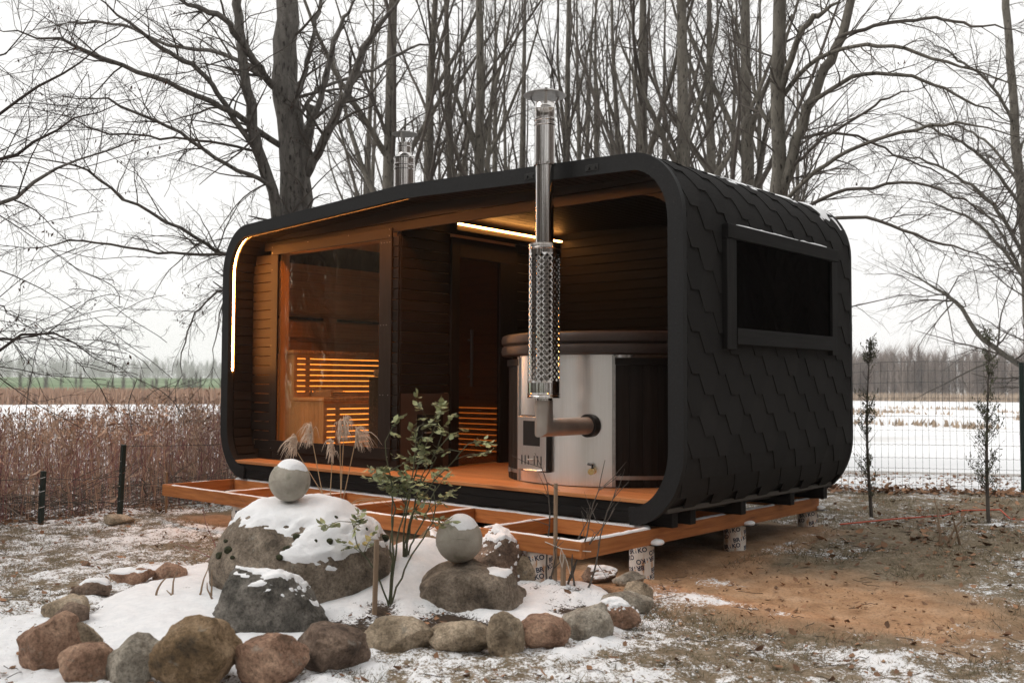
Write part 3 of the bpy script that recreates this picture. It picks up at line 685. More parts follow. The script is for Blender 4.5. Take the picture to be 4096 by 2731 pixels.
# inside the sauna: lining
for k in range(24):
    z0 = .2 + k * .098
    MB().box((-5.295, YW + .03, z0 + .002), (-5.28, 3.26, z0 + .096), .003).build('inner_board', LW['y'], cabin)
    MB().box((-5.28, 3.262, z0 + .002), (XT - .06, 3.277, z0 + .096), .003).build('inner_board', LW['x'], cabin)
MB().box((-5.28, YW + .03, 2.555), (XT - .06, 3.26, 2.57)).build('inner_ceiling', LW['y'], cabin)
MB().box((XT - .045, 1.10, .92), (XT - .030, 1.70, 2.55)).build('inner_board', LW['y'], cabin); MB().box((XT - .045, 2.69, .2), (XT - .030, 3.26, 2.55)).build('inner_board', LW['y'], cabin)
MB().box((-5.28, YW + .03, .176), (XT - .06, 3.26, .2)).build('inner_floor', LW['x'], cabin)
# back rest rails of the bench on the back wall
for z0, z1 in ((1.90, 1.98), (1.66, 1.80)): MB().box((-5.26, 3.215, z0), (-3.1, 3.24, z1), .004).build('backrest_rail', LW['x'], cabin)
for z0, z1 in ((1.80, 1.98), (1.52, 1.70)): MB().box((-5.26, YW + .2, z0), (-5.235, 3.2, z1), .004).build('backrest_rail', LW['y'], cabin)
for y0, y1 in ((1.25, 1.95), (2.15, 3.1)): MB().box((-5.262, y0, 1.72), (-5.25, y1, 1.75)).build('gap_shade_strip', BLACKM, cabin)  # black strips put the shade between the backrest rails in as colour

# ------------------------------------------------------------------ things inside the sauna
bench = thing('sauna_bench', 'two tier pale wood sauna bench with amber light between its slats', 'bench', (-4.7, 2.2, .2))
XU, XLW = -4.68, -4.165
MB().box((-4.86, 1.14, .205), (XU - .002, 1.165, 1.315), .003).build('end_panel', LW['z'], bench)
for k in range(7):
    x0 = -4.714 + k * .0785; MB().box((x0 + .001, 1.135, .205), (x0 + .0775, 1.15, .822), .003).build('end_board', LW['z'], bench)
for k in range(23):
    y0 = 1.125 + k * .0915
    MB().box((-5.24, y0, 1.318), (XU + .012, y0 + .087, 1.352), .004).build('seat_slat', LW['x'], bench)
    MB().box((XU + .003, y0, .826), (XLW + .012, y0 + .087, .861), .004).build('seat_slat', LW['x'], bench)
for x, zs, zn in ((XU, .868, 8), (XLW, .235, 10)):
    for k in range(zn):
        z0 = zs + k * .0575
        MB().box((x - .018, 1.155, z0), (x, 3.2, z0 + .0465), .003).build('riser_slat', LW['y'], bench)
        if k < zn - 1: MB().box((x - .030, 1.20, z0 + .0455), (x - .024, 3.15, z0 + .0585)).build('led_strip', LEDB, bench)
    for yy in (1.30, 2.32): MB().box((x - .023, yy, zs), (x - .0185, yy + .055, zs + zn * .0575), .0).build('batten', LW['z'], bench)
bb = thing('back_bench', 'low slatted bench with amber light lines seen through the glass door', 'bench', (-3.6, 2.9, .2))
for k in range(9):
    MB().box((-4.10 + k * .092, 2.72, .80), (-4.10 + k * .092 + .087, 3.24, .835), .004).build('seat_slat', LW['y'], bb)
for k in range(10):
    z0 = .235 + k * .0575
    MB().box((-4.12, 2.74, z0), (-3.05, 2.758, z0 + .0465), .003).build('riser_slat', LW['x'], bb)
    if k < 9: MB().box((-4.08, 2.764, z0 + .0455), (-3.08, 2.770, z0 + .0585)).build('led_strip', LEDB, bb)
stove = thing('sauna_stove', 'black metal sauna stove with stones, half hidden behind the window frame', 'stove', (-3.33, 1.45, .2))
MB().box((-3.55, 1.20, .21), (-3.02, 1.72, 1.06), .01).build('body', BLACKM, stove)
MB().box((-3.56, 1.19, 1.062), (-3.01, 1.73, 1.075), .003).build('rim', GALV, stove)
MB().tube([(CX, CY, 1.08), (CX, CY, 2.55)], .06, 20).build('flue_pipe', BLACKM, stove, True)
random.seed(8)
def rock_mesh(size, seed, sub=3, planes=9, lump=.18, fine=.03, power=2.0):
    bm = bmesh.new(); bmesh.ops.create_icosphere(bm, subdivisions=sub, radius=1); V = np.array([v.co for v in bm.verts]); F = [tuple(v.index for v in f.verts) for f in bm.faces]; bm.free()
    rng = np.random.default_rng(seed)
    r = (np.abs(V) ** power).sum(1) ** (-1 / power); V = V * r[:, None]
    for _ in range(planes):
        nn = nrm(rng.normal(size=3)); dd = rng.uniform(.62, .92); q = V @ nn - dd; V = V - np.outer(np.where(q > 0, q * .82, 0), nn)
    V = V * (1 + lump * 2 * (fbm(V * 1.3 + seed * 7.1, seed, 3) - .5))[:, None]
    V = V * (1 + fine * 2 * (fbm(V * 6 + seed * 3.3, seed + 50, 4, .6) - .5))[:, None]
    mx = np.abs(V).max(0); V = V / mx * np.array(size) / 2
    return V, np.array(F)
for k in range(14):
    V, F = rock_mesh((random.uniform(.09, .14),) * 2 + (.09,), 300 + k, 2)
    V = V + np.array([-3.49 + .13 * (k % 4), 1.27 + .12 * ((k // 4) % 4), 1.105]); MB().add(V, F).build('stove_stone', ROCKS['dark'], stove, True)
tw = thing('folded_towels', 'small pile of folded beige towels on the lower sauna bench', 'towel', (-4.45, 1.42, .862))
for k in range(4):
    mb = MB(); pts = []; z0 = .866 + k * .019
    P_ = [(-4.62 + .006 * k, z0), (-4.28 - .02 * k, z0), (-4.272 - .02 * k, z0 + .008), (-4.28 - .02 * k, z0 + .016), (-4.62 + .01 * k, z0 + .017), (-4.635 + .006 * k, z0 + .009)]
    mb.prism(P_, 'y', 1.32 + .01 * k, 1.56 - .015 * k).build('towel', TOWEL, tw, True)
MB().tube([(-4.63, 1.36, .872), (-4.66, 1.34, .91), (-4.62, 1.33, .945), (-4.59, 1.35, .92)], .012, 6).build('towel_loop', TOWEL, tw, True)

# ------------------------------------------------------------------ the hot tub with its flue
TX, TY, TR_ = -1.17, 2.01, .941
tub = thing('hot_tub', 'round dark wooden hot tub with steel front and padded brown cover', 'hot tub', (TX, TY, .206))
def pol(a, r, z=0): a = math.radians(a); return (TX + r * math.sin(a), TY - r * math.cos(a), z)
st = 6.8; a = 34.8; k = 0
while a + st <= 360 - 22.6 + .01:
    pts = [pol(a + .12, TR_)[:2], pol(a + st / 2, TR_ + .002)[:2], pol(a + st - .12, TR_)[:2], pol(a + st - .12, TR_ - .035)[:2], pol(a + .12, TR_ - .035)[:2]]
    MB().prism(pts, 'z', .207, 1.158).build('stave', DW['z'], tub); a += st
def arc_strip(mb, a0, a1, r0, r1, z0, z1, n=24):
    A = np.linspace(a0, a1, n); V = []
    for x in A: V += [pol(x, r1, z0), pol(x, r0, z0), pol(x, r0, z1), pol(x, r1, z1)]
    F = [(0, 3, 2, 1), (4 * n - 4, 4 * n - 3, 4 * n - 2, 4 * n - 1)]
    for i in range(n - 1):
        for j in range(4): F.append((4 * i + j, 4 * i + (j + 1) % 4, 4 * i + 4 + (j + 1) % 4, 4 * i + 4 + j))
    return mb.add(V, F)
arc_strip(MB(), -22, 34.2, TR_ - .02, TR_ + .004, .212, 1.238, 40).build('steel_panel', BRUSH, tub, True)
arc_strip(MB(), 34.9, 337.8, TR_ - .03, TR_ + .018, 1.160, 1.214, 80).build('rim_band', DW['x'], tub, True)
arc_strip(MB(), 34.9, 337.8, TR_ - .06, TR_ - .031, 1.10, 1.238, 80).build('liner', CHROME, tub, True)
arc_strip(MB(), 34.9, 337.8, TR_ + .003, TR_ + .0055, .268, .298, 80).build('hoop', GALV, tub, True)
for aa in (-22.6, 34.4): MB().frame(pol(aa, TR_ + .006, .722), (math.cos(math.radians(aa)), math.sin(math.radians(aa)), 0), (math.sin(math.radians(aa)), -math.cos(math.radians(aa)), 0), (0, 0, 1), (.028, .022, 1.02), .002).build('steel_edge', GALV, tub)
MB().tube([pol(-37, TR_ + .006, .283), pol(-32, TR_ + .03, .283)], .014, 8).build('hoop_bolt', GALV, tub, True)
MB().lathe([(.2, 1.240), (.985, 1.240), (1.004, 1.252), (1.010, 1.285), (1.004, 1.318), (.985, 1.330), (.993, 1.336), (1.006, 1.348), (1.010, 1.38), (1.002, 1.412), (.97, 1.425), (.3, 1.45), (.01, 1.455)], (TX, TY, 0), 72).build('cover', VINYL, tub, True)
# stove door
c = -7.2; cr, sr = math.cos(math.radians(c)), math.sin(math.radians(c)); T_ = np.array([cr, sr, 0]); Nn = np.array([sr, -cr, 0]); B0 = np.array(pol(c, TR_ + .002, 0))
def L3(t, o, z): return B0 + T_ * t + Nn * o + np.array([0, 0, z])
MB().frame(L3(.005, .012, .530), T_, Nn, (0, 0, 1), (.32, .05, .45), .003).build('firebox_housing', BLACKM, tub)
dr = MB().frame(L3(-.012, .043, .530), T_, Nn, (0, 0, 1), (.335, .010, .43), .003).build('stove_door', BRUSH, tub)
MB().frame(L3(-.012, .0495, .610), T_, Nn, (0, 0, 1), (.20, .003, .20), .001).build('window', BLACKM, dr)
for t in (-.115, -.075, -.035, .035, .075, .115): MB().frame(L3(t - .012, .0495, .395), T_, Nn, (0, 0, 1), (.010, .003, .075), .001).build('air_slot', BLACKM, dr)
MB().tube([L3(-.03, .050, .40), L3(-.03, .070, .40), L3(.035, .072, .398)], .006, 8).build('handle', GALV, dr, True)
MB().prism([(0, 0), (.16, 0), (.165, .004), (.165, .018), (0, .018)], 'x', 0, .01)
MB().frame(L3(.01, .063, .312), T_, Nn, (0, 0, 1), (.17, .045, .022), .006).build('ash_lip', BRUSH, dr)
# drain valve
vp = np.array(pol(24.8, TR_ + .004, .335)); vn = np.array([math.sin(math.radians(24.8)), -math.cos(math.radians(24.8)), 0])
vl = MB().tube([vp, vp + vn * .035, vp + vn * .036, vp + vn * .07, vp + vn * .071, vp + vn * .105], [.026, .026, .020, .020, .025, .025], 14).build('drain_valve', BRASS, tub, True)
MB().lathe([(.036, -.004), (.036, .004)], (0, 0, 0), 12)
MB().tube([vp + vn * .045 + np.array([0, 0, .015]), vp + vn * .045 + np.array([0, 0, .045]), vp + vn * .02 + np.array([-.05, 0, .050])], .008, 8).build('valve_handle', BLACKM, vl, True)
# flue: elbow from the tub, perforated heat guard, polished pipe and rain cap
PXX, PYY = -.80, .58
MB().tube([(PXX, 1.16, .684), (PXX, 1.10, .684)], .090, 28).build('flue_collar', BLACKM, tub, True)
MB().tube([(PXX, 1.13, .684), (PXX, PYY, .684), (PXX, PYY, .885)], .0675, 28).build('flue_elbow', MATTE, tub, True)
MB().lathe([(.066, .886), (.066, .93)], (PXX, PYY, 0), 28).build('flue_joint', CHROME, tub, True)
MB().lathe([(.062, .90), (.062, 2.63)], (PXX, PYY, 0), 32, False).build('inner_pipe', CHROME, tub, True)
fp = MB().lathe([(.0685, 2.046), (.0685, 2.630)], (PXX, PYY, 0), 40).build('flue_pipe', CHROME, tub, True)
MB().lathe([(.070, 2.632), (.083, 2.634), (.083, 2.652), (.078, 2.654), (.077, 2.93), (.0815, 2.935), (.0815, 2.947), (.077, 2.952), (.077, 2.965), (.0815, 2.97), (.0815, 2.982), (.077, 2.987), (.077, 3.052), (.080, 3.056), (.080, 3.064), (.077, 3.068), (.077, 3.105), (.072, 3.106)], (PXX, PYY, 0), 40).build('flue_top', CHROME, tub, True)
MB().tube([(PXX + .07, PYY - .05, 2.643), (PXX + .10, PYY - .07, 2.643)], .008, 8).build('clamp_screw', GALV, tub, True)
MB().lathe([(.160, 3.160), (.161, 3.164), (.09, 3.196), (.006, 3.214), (.004, 3.206), (.09, 3.188)], (PXX, PYY, 0), 44).build('rain_cap', GALV, tub, True)
for a in (-.8, 1.25, 3.35):
    MB().beam((PXX + .076 * math.cos(a), PYY + .076 * math.sin(a), 3.085), (PXX + .135 * math.cos(a), PYY + .135 * math.sin(a), 3.186), .020, .002, (math.cos(a), math.sin(a), 0)).build('cap_bracket', GALV, tub)
def guard():
    R = .121; nc = 18; Hh = .0456; Wd = 2 * PI / nc; V = []; F = []
    def P(u, z): return (PXX + R * math.cos(u), PYY + R * math.sin(u), z)
    def addq(pts): b = len(V); V.extend(P(*p) for p in pts); F.append(tuple(range(b, b + len(pts))))
    z0 = 1.015; rows_ = 41; q = .60
    for r in range(rows_):
        zc = z0 + Hh / 2 * (r + 1)
        for j in range(nc):
            uc = (j + (r % 2) * .5) * Wd
            o = [(uc - Wd / 2, zc), (uc, zc - Hh / 2), (uc + Wd / 2, zc), (uc, zc + Hh / 2)]; i_ = [(uc + (u - uc) * q, zc + (z - zc) * q) for u, z in o]
            for e in range(4): addq([o[e], o[(e + 1) % 4], i_[(e + 1) % 4], i_[e]])
    zt = z0 + Hh / 2 * (rows_ + 1)
    for j in range(nc):
        uc = (j + .5) * Wd; addq([(uc - Wd / 2, z0 + Hh / 2), (uc - Wd / 2, z0), (uc + Wd / 2, z0), (uc + Wd / 2, z0 + Hh / 2), (uc, z0)][:1] + [(uc, z0), (uc + Wd / 2, z0 + Hh / 2)]) if False else None
        u0 = j * Wd
        addq([(u0, z0), (u0 + Wd / 2, z0 + Hh / 2), (u0 + Wd, z0)])
        e = (rows_ - 1) % 2 * .5; u1 = (j + e) * Wd; addq([(u1, zt), (u1 + Wd, zt), (u1 + Wd / 2, zt - Hh / 2)])
    MB().add(V, F).build('heat_guard', CHROME, tub, 'all', label='perforated guard with rows of diamond holes')
    MB().lathe([(R, .93), (R, z0 + .001)], (PXX, PYY, 0), 48, False).build('guard_band', CHROME, tub, True)
    MB().lathe([(R, zt - .001), (R, 2.0), (R + .004, 2.004), (R + .004, 2.012), (R, 2.016), (R, 2.040), (R + .003, 2.044), (.069, 2.046)], (PXX, PYY, 0), 48, False).build('guard_band', CHROME, tub, True)
    MB().lathe([(.067, .902), (R + .002, .904), (R + .003, .916), (R, .92), (R + .003, .926), (R + .003, .936), (R, .939)], (PXX, PYY, 0), 48, False).build('guard_band', CHROME, tub, True)
guard()

# ------------------------------------------------------------------ orange timber sub-frame and its form-tube footings
fr = thing('deck_frame', 'orange oiled timber frame under and before the cabin, dusted with snow', 'deck frame', (-2.6, 1.5, -.111))
BH = .111
def fboard(lo, hi, ax, name='board'): return MB().box(lo, hi, .003).build(name, OW[ax], fr)
fboard((-5.257, 0, -BH), (0, .045, 0), 'x'); fboard((-.045, .047, -BH), (0, 3.487, 0), 'y'); fboard((-5.210, .785, -BH), (-.047, .83, 0), 'x')
fboard((-5.257, .047, -BH), (-5.212, 3.487, 0), 'y'); fboard((-5.210, 3.44, -BH), (-.047, 3.487, 0), 'x'); fboard((-5.21, 2.12, -BH), (-.047, 2.165, 0), 'x')
JX = (-4.21, -3.37, -2.55, -1.72, -.895)
for x in JX: fboard((x - .022, .047, -BH), (x + .022, .783, -.002), 'y', 'joist')
def fsnow(p0, p1, w, h, seed, gap=0): V, F = snowstrip(p0, p1, w, h, seed, gap=gap); MB().add(V, F).build('snow', SNOW, fr, 'all', kind='stuff')
fsnow((-5.1, .0225, 0), (-.0, .0225, 0), .042, .008, 11, .30); fsnow((-5.2, .808, 0), (-.02, .808, 0), .050, .020, 12); fsnow((-.0225, .02, 0), (-.0225, .79, 0), .052, .015, 13)
fsnow((-.03, .98, 0), (-.03, 1.12, 0), .046, .008, 14); fsnow((-.03, 1.22, 0), (-.03, 1.85, 0), .050, .012, 15); fsnow((-.03, 1.95, 0), (-.03, 2.68, 0), .050, .012, 16); fsnow((-.03, 2.78, 0), (-.03, 3.32, 0), .050, .012, 17)
for i, x in enumerate(JX): fsnow((x, .05, -.002), (x, .78, -.002), .040, .010, 20 + i, .36 if i < 4 else .2)
fsnow((-5.234, .3, 0), (-5.234, .8, 0), .03, .006, 31, .4)
def letters(body, size):
    cu = bpy.data.curves.new('t', 'FONT'); cu.body = body; cu.size = size; cu.offset = size * .032; cu.resolution_u = 3; cu.align_x = 'LEFT'
    o = bpy.data.objects.new('t', cu); COL.objects.link(o); dg = bpy.context.evaluated_depsgraph_get(); me = bpy.data.meshes.new_from_object(o.evaluated_get(dg))
    V = np.array([v.co for v in me.vertices]); F = [tuple(p.vertices) for p in me.polygons]; bpy.data.objects.remove(o); bpy.data.meshes.remove(me); bpy.data.curves.remove(cu); return V, F
WORD = [letters('BR', .046), letters('KO', .046)]
WB = WORD[0][0][:, 0].max(); WK = WORD[1][0][:, 0].max()
def post(x, y, label, seed, flip, zt=-.113, cap=True):
    zg = g1(x, y) - .05; R = .088
    t = thing('form_tube_footing', label, 'footing', (x, y, zg), 'printed footings under the deck frame')
    MB().lathe([(R, zg), (R, zt - .004)], (x, y, 0), 40).build('tube', TUBEC, t, True)
    rng = random.Random(seed); mi, mo = MB(), MB()
    a0 = rng.uniform(0, 1)
    for r in range(5):
        zc = zt - .045 - r * .062
        if zc < zg + .02: break
        for q in range(3):
            u0 = (a0 + q * .184 + (r % 2) * .09)
            up = -1 if flip and (r + q) % 3 != 1 else 1; til = .20
            for (V, F), dx in ((WORD[0], 0), (WORD[1], WB + .026)):
                X = (V[:, 0] + dx - .065) * up; Z = (V[:, 1] - .016) * up; X2 = X * math.cos(til) - Z * math.sin(til); Z2 = X * math.sin(til) + Z * math.cos(til)
                A = (u0 + X2) / R; mi.add([(x + (R + .0008) * math.cos(a), y + (R + .0008) * math.sin(a), zc + z_) for a, z_ in zip(A, Z2)], F)
            # the small letter i between R and K: blue stroke, orange dot
            for (x0, x1, z0, z1, mm) in ((WB + .009, WB + .015, 0, .017, mi), (WB + .008, WB + .016, .021, .029, mo)):
                V = [((px - .065) * up, (pz - .016) * up) for px, pz in ((x0, z0), (x1, z0), (x1, z1), (x0, z1))]
                mm.add([(x + (R + .0008) * math.cos((u0 + X * math.cos(til) - Z * math.sin(til)) / R), y + (R + .0008) * math.sin((u0 + X * math.cos(til) - Z * math.sin(til)) / R), zc + X * math.sin(til) + Z * math.cos(til)) for X, Z in V], [(0, 1, 2, 3)])
    if mi.v: mi.build('lettering', INK, t, kind='stuff'); mo.build('lettering_dots', INKO, t, kind='stuff')
    if cap:
        MB().box((x + .01, y - .05, zt - .003), (x + .16, y + .07, zt + .001), .001).build('shoe_plate', BLACKM, t)
        V, F = rock_mesh((.105, .12, .05), seed, 3, 3, .1, .03); MB().add(V + np.array([x + .118, y + .01, zt + .016]), F).build('snow', SNOW, t, True, kind='stuff')
    return t
post(-.11, .836, 'printed form tube footing nearest the front right corner, lettering upside down', 3, True)
post(-.11, 2.157, 'printed form tube footing midway along the right side of the frame', 4, False)
post(-.11, 3.48, 'printed form tube footing at the rear right end of the frame', 5, False)
post(-.44, .11, 'printed form tube footing half hidden behind the stones by the stakes', 6, False, cap=False)
post(-4.03, .115, 'printed form tube footing under the left end of the orange frame', 7, False, cap=False)

# ------------------------------------------------------------------ boulders, border stones, balls
def cap_on(V, F, N, thick, thr, seed, ns=4., soft=.12, clampz=None):
    """a snow layer over the upward faces of a stone, as its own mesh"""
    m = N[:, 2] + .55 * (fbm(V * ns + seed, seed, 4) - .5) * 2 - thr
    if clampz is not None: m = m + clampz(V)
    q = sstep(0, soft, m); keep = (q[F] > .01).any(1); F2 = F[keep]
    V2 = V + np.stack([N[:, 0] * .4, N[:, 1] * .4, np.abs(N[:, 2]) * .2 + .8], -1) * (thick * q * (.55 + .9 * fbm(V * 9, seed + 3, 3)) - .004 * (q <= .01))[:, None]
    used, inv = np.unique(F2.ravel(), return_inverse=True); return V2[used], inv.reshape(-1, 3)
def vnormals(V, F):
    N = np.zeros_like(V); fn = np.cross(V[F[:, 1]] - V[F[:, 0]], V[F[:, 2]] - V[F[:, 0]])
    for k in range(3): np.add.at(N, F[:, k], fn)
    return nrm(N)
def seat(V, x, y, r=.05): k = np.hypot(V[:, 0] - x, V[:, 1] - y) < r; return V[k, 2].max()
def stone(name, label, cat, c, size, rz, tone, seed, sub=4, planes=9, lump=.16, fine=.03, power=2., tilt=0., sink=.15, snow=None, group=None, zc=None, extra=None, at=None):
    V, F = rock_mesh(size, seed, sub, planes, lump, fine, power)
    ct, s_ = math.cos(tilt), math.sin(tilt); V = np.stack([V[:, 0] * ct - V[:, 2] * s_, V[:, 1], V[:, 0] * s_ + V[:, 2] * ct], -1)
    cz, sz = math.cos(rz), math.sin(rz); V = np.stack([V[:, 0] * cz - V[:, 1] * sz, V[:, 0] * sz + V[:, 1] * cz, V[:, 2]], -1)
    zg = g1(c[0], c[1]); z = zc if zc is not None else zg - V[:, 2].min() - sink * size[2]
    if extra is not None: V = extra(V)
    if at is not None: z = at[2] - seat(V + np.array([c[0], c[1], 0]), at[0], at[1])
    V = V + np.array([c[0], c[1], z])
    o = MB().add(V, F).build(name, ROCKS.get(tone, CONC) if isinstance(tone, str) else tone, None, 'all', origin=(c[0], c[1], zg)); tag(o, label, cat, group)
    if snow:
        N = vnormals(V, F); V2, F2 = cap_on(V, F, N, snow[0], snow[1], seed + 11, snow[2] if len(snow) > 2 else 4., clampz=snow[3] if len(snow) > 3 else None)
        if len(F2): MB().add(V2, F2).build('snow_cap', SNOW, o, 'all', kind='stuff')
    return o, V
def toview(dx, dz): return _r * dx + np.array([0, 0, dz])
va = math.atan2(_r[1], _r[0])
C_ = 'boulder'
big, bigV = stone('boulder', 'largest rounded grey boulder, snow on top, dark moss tufts', C_, (-1.42, -1.10), (1.22, 1.05, .98), va, 'big', 41, 6, 3, .10, .03, 1.95, -.06, .22, (.028, .66, 3.2, lambda V: .16 * sstep(-.9, .2, (V - np.array([-1.42, -1.10, 0])) @ _r) - .0), at=(-1.38, -1.25, .235))
print('big top', bigV[:, 2].max(), 'extent along view right', ((bigV - np.array([-1.42, -1.1, 0])) @ _r).min(), ((bigV - np.array([-1.42, -1.1, 0])) @ _r).max())
stone('boulder', 'dark pitted boulder with snow streaks in front of the largest boulder', C_, (-.88, -1.75), (.68, .55, .54), va, 'dark', 57, 6, 12, .2, .07, 2.4, .08, .30, (.012, .80, 5.))
br_, brV = stone('boulder', 'smooth grey boulder carrying the right stone ball', C_, (-.39, -.53), (.80, .62, .62), va, 'big', 63, 6, 6, .16, .03, 2.9, .0, .20, (.014, .90, 3., lambda V: .35 * sstep(.0, .22, (V - np.array([-.42, -.56, 0])) @ _r) - .12), at=(-.49, -.61, -.100))
stone('boulder', 'rough brown boulder with snow on top, behind the right stone ball', C_, (-.68, .00), (.46, .44, .46), va, 'plum', 71, 6, 12, .18, .06, 2., 0, .2, (.016, .66, 4.))
stone('boulder', 'rough brown stone half hidden left of the right stone ball', C_, (-1.25, -.10), (.40, .34, .30), va, 'brown', 72, 4, 12, .18, .04, 2., 0, .1, (.012, .85, 4.))
stone('boulder', 'pointed tan stone in front of the half hidden footing', C_, (-.50, .03), (.20, .17, .22), va, 'tan', 74, 4, 9, .18, .03, 2., 0, .1)
# moss tufts on the largest boulder
rng = np.random.default_rng(5)
bn = vnormals(bigV, rock_mesh((1, 1, 1), 41, 6)[1]); vd = nrm(CAM - bigV); fac = (bn * vd).sum(1)
cand = np.where((fac > .25) & (bn[:, 2] > .42) & (bn[:, 2] < .75))[0]
for k, i in enumerate(rng.choice(cand, 13, replace=False)):
    s_ = rng.uniform(.016, .034); V, F = rock_mesh((s_ * 2.2, s_ * 1.6, s_ * 1.5), 500 + k, 2, 2, .3, .1); MB().add(V + bigV[i] + bn[i] * .004, F).build('moss_tuft', MOSS, big, True)
# stone balls
def ball(label, c, d, seed):
    V, F = rock_mesh((d, d, d * .985), seed, 5, 0, .012, .004); V = V + np.array(c); o = MB().add(V, F).build('stone_ball', CONC, None, 'all', origin=(c[0], c[1], c[2] - d / 2)); tag(o, label, 'stone ball', 'stone balls')
    N = vnormals(V, F); V2, F2 = cap_on(V, F, N, .016, .84, seed, 3., .35, clampz=lambda V: .30 * ((V - np.array(c)) @ _r) / d); MB().add(V2, F2).build('snow_cap', SNOW, o, 'all', kind='stuff')
    mb = MB()
    for e, ph in ((.5, 0.), (-.3, 1.2)):
        nn = nrm(np.array([e, .3, 1.0]) @ np.array([[1, 0, 0], [0, 1, 0], [0, 0, 1]])); u_ = nrm(np.cross(nn, [1, 0, 0])); w_ = np.cross(nn, u_)
        pts = [np.array(c) + nn * d * .12 * (1 if ph == 0 else -1) + (u_ * math.cos(t) + w_ * math.sin(t)) * math.sqrt(.25 - .0144) * d * 1.002 for t in np.linspace(ph, ph + 3.2, 30)]
        mb.tube(pts, .0022, 4)
    mb.build('seam', CONC, o, True)
    return o
ball('snow capped stone ball on the left, resting on the largest boulder', (-1.38, -1.25, .38), .262, 81)
ball('snow capped stone ball on the right, resting on the smooth grey boulder', (-.49, -.61, .035), .293, 82)
G_ = 'border stones around the rock bed'
B_ = [  # label, (x,y) of the near foot, width, height, tone, tilt, depth factor
 ('long reddish border stone leaning at the far left front corner', (-.85, -2.96), .27, .27, 'red', .5, .9, .14),
 ('tan border stone between the leaning red one and a rounded pink one', (-.88, -2.85), .23, .20, 'tan', .3, .9, .06),
 ('rounded pinkish border stone at the left end of the front row', (-.53, -2.94), .25, .20, 'red', .1, .9, 0),
 ('flat pale grey border stone left of the tall brown one', (-.34, -2.81), .25, .22, 'grey', .1, 1., 0),
 ('tall brown border stone, the largest one of the front row', (-.08, -2.66), .33, .34, 'brown', -.1, .9, 0),
 ('blocky reddish border stone right of the tall brown one', (.12, -2.43), .32, .23, 'red', 0, .8, 0),
 ('dark purplish border stone with an angular top', (.13, -2.10), .35, .21, 'plum', -.1, .8, 0),
 ('long rounded tan border stone right of the dark purplish one', (.10, -1.62), .32, .18, 'tan', -.05, .7, 0),
 ('oval tan border stone left of the upright egg shaped one', (.34, -1.43), .29, .175, 'tan', .05, .7, 0),
 ('upright egg shaped brown border stone', (.55, -1.32), .17, .225, 'tan', .1, .9, 0),
 ('rounded reddish border stone right of the egg shaped one', (.64, -1.13), .24, .19, 'red', 0, .8, 0),
 ('broad flat topped grey border stone on the right', (.71, -.83), .27, .22, 'grey', 0, .8, 0),
 ('pink granite border stone behind the broad grey one', (.65, -.52), .24, .17, 'red', -.1, .8, 0),
 ('smooth beige border stone at the right end of the ring', (.45, -.14), .27, .14, 'grey', -.05, .6, 0),
 ('tan border stone standing behind the smooth beige one', (.39, .05), .17, .16, 'tan', 0, .8, 0),
 ('pale round border stone beside the front right footing', (.02, .49), .21, .10, 'grey', 0, .8, 0),
 ('low mottled border stone left of the pale round one', (-.21, .48), .22, .11, 'plum', 0, .8, 0),
 ('tan border stone on the left side above a grey brown one', (-1.82, -2.46), .23, .14, 'tan', .15, .8, 0),
 ('grey brown border stone on the left side of the ring', (-1.64, -2.51), .17, .14, 'plum', .1, .9, 0),
 ('dark red angular border stone at the back left', (-2.26, -2.11), .22, .12, 'plum', 0, .8, 0),
 ('low pinkish border stone at the back left, partly snowed over', (-2.47, -1.73), .25, .12, 'red', 0, .8, 0),
 ('orange tinged border stone behind the cut stems', (-2.42, -1.49), .22, .14, 'red', 0, .8, 0)]
vd2 = nrm(np.array([CAM[0], CAM[1]]) * 0 + np.array([_f[0], _f[1]]))
for i, (lb, p, w, h, tone, ti, df, lift) in enumerate(B_):
    c = np.array(p) + nrm(np.array(p) - CAM[:2]) * w * df * .46; hh = h * 1.16
    stone('border_stone', lb, 'stone', tuple(c), (w * 1.20, w * df * 1.12, hh), va + random.Random(i).uniform(-.25, .25), tone, 120 + i, 6 if i < 13 else 5, 10, .2, .05, 2.25 if i % 3 else 2.0, ti, .15, (.012, .93, 5.) if i in (19, 20, 12, 16) else None, G_)
stone('field_stone', 'small reddish stone alone on the snowy lawn', 'stone', (-3.36, -1.63), (.07, .06, .06), va, 'red', 160, 3)
stone('field_stone', 'flat grey brown stone at the foot of the left fence post', 'stone', (-5.35, -.40), (.32, .25, .12), va, 'tan', 161, 4)

# ------------------------------------------------------------------ plants of the bed
def frames(pts, rng):
    t = np.gradient(pts, axis=1); t = nrm(t); mean = nrm(pts[:, -1] - pts[:, 0]); ref = nrm(np.cross(mean, nrm(rng.normal(size=mean.shape)))); ref = ref[:, None, :]
    u = nrm(ref - t * (ref * t).sum(-1, keepdims=True)); return u, np.cross(t, u)
def tubes_np(pts, rad, k, rng):
    """many tubes at once: pts (B,n,3), rad (B,n)"""
    B, n, _ = pts.shape; u, v = frames(pts, rng); a = np.arange(k) * 2 * PI / k
    V = pts[:, :, None, :] + rad[:, :, None, None] * (u[:, :, None, :] * np.cos(a)[None, None, :, None] + v[:, :, None, :] * np.sin(a)[None, None, :, None])
    V = V.reshape(-1, 3); b, i, j = np.meshgrid(np.arange(B), np.arange(n - 1), np.arange(k), indexing='ij'); j2 = (j + 1) % k; o = b * n * k
    F = np.stack([o + i * k + j, o + i * k + j2, o + (i + 1) * k + j2, o + (i + 1) * k + j], -1).reshape(-1, 4); return V, F
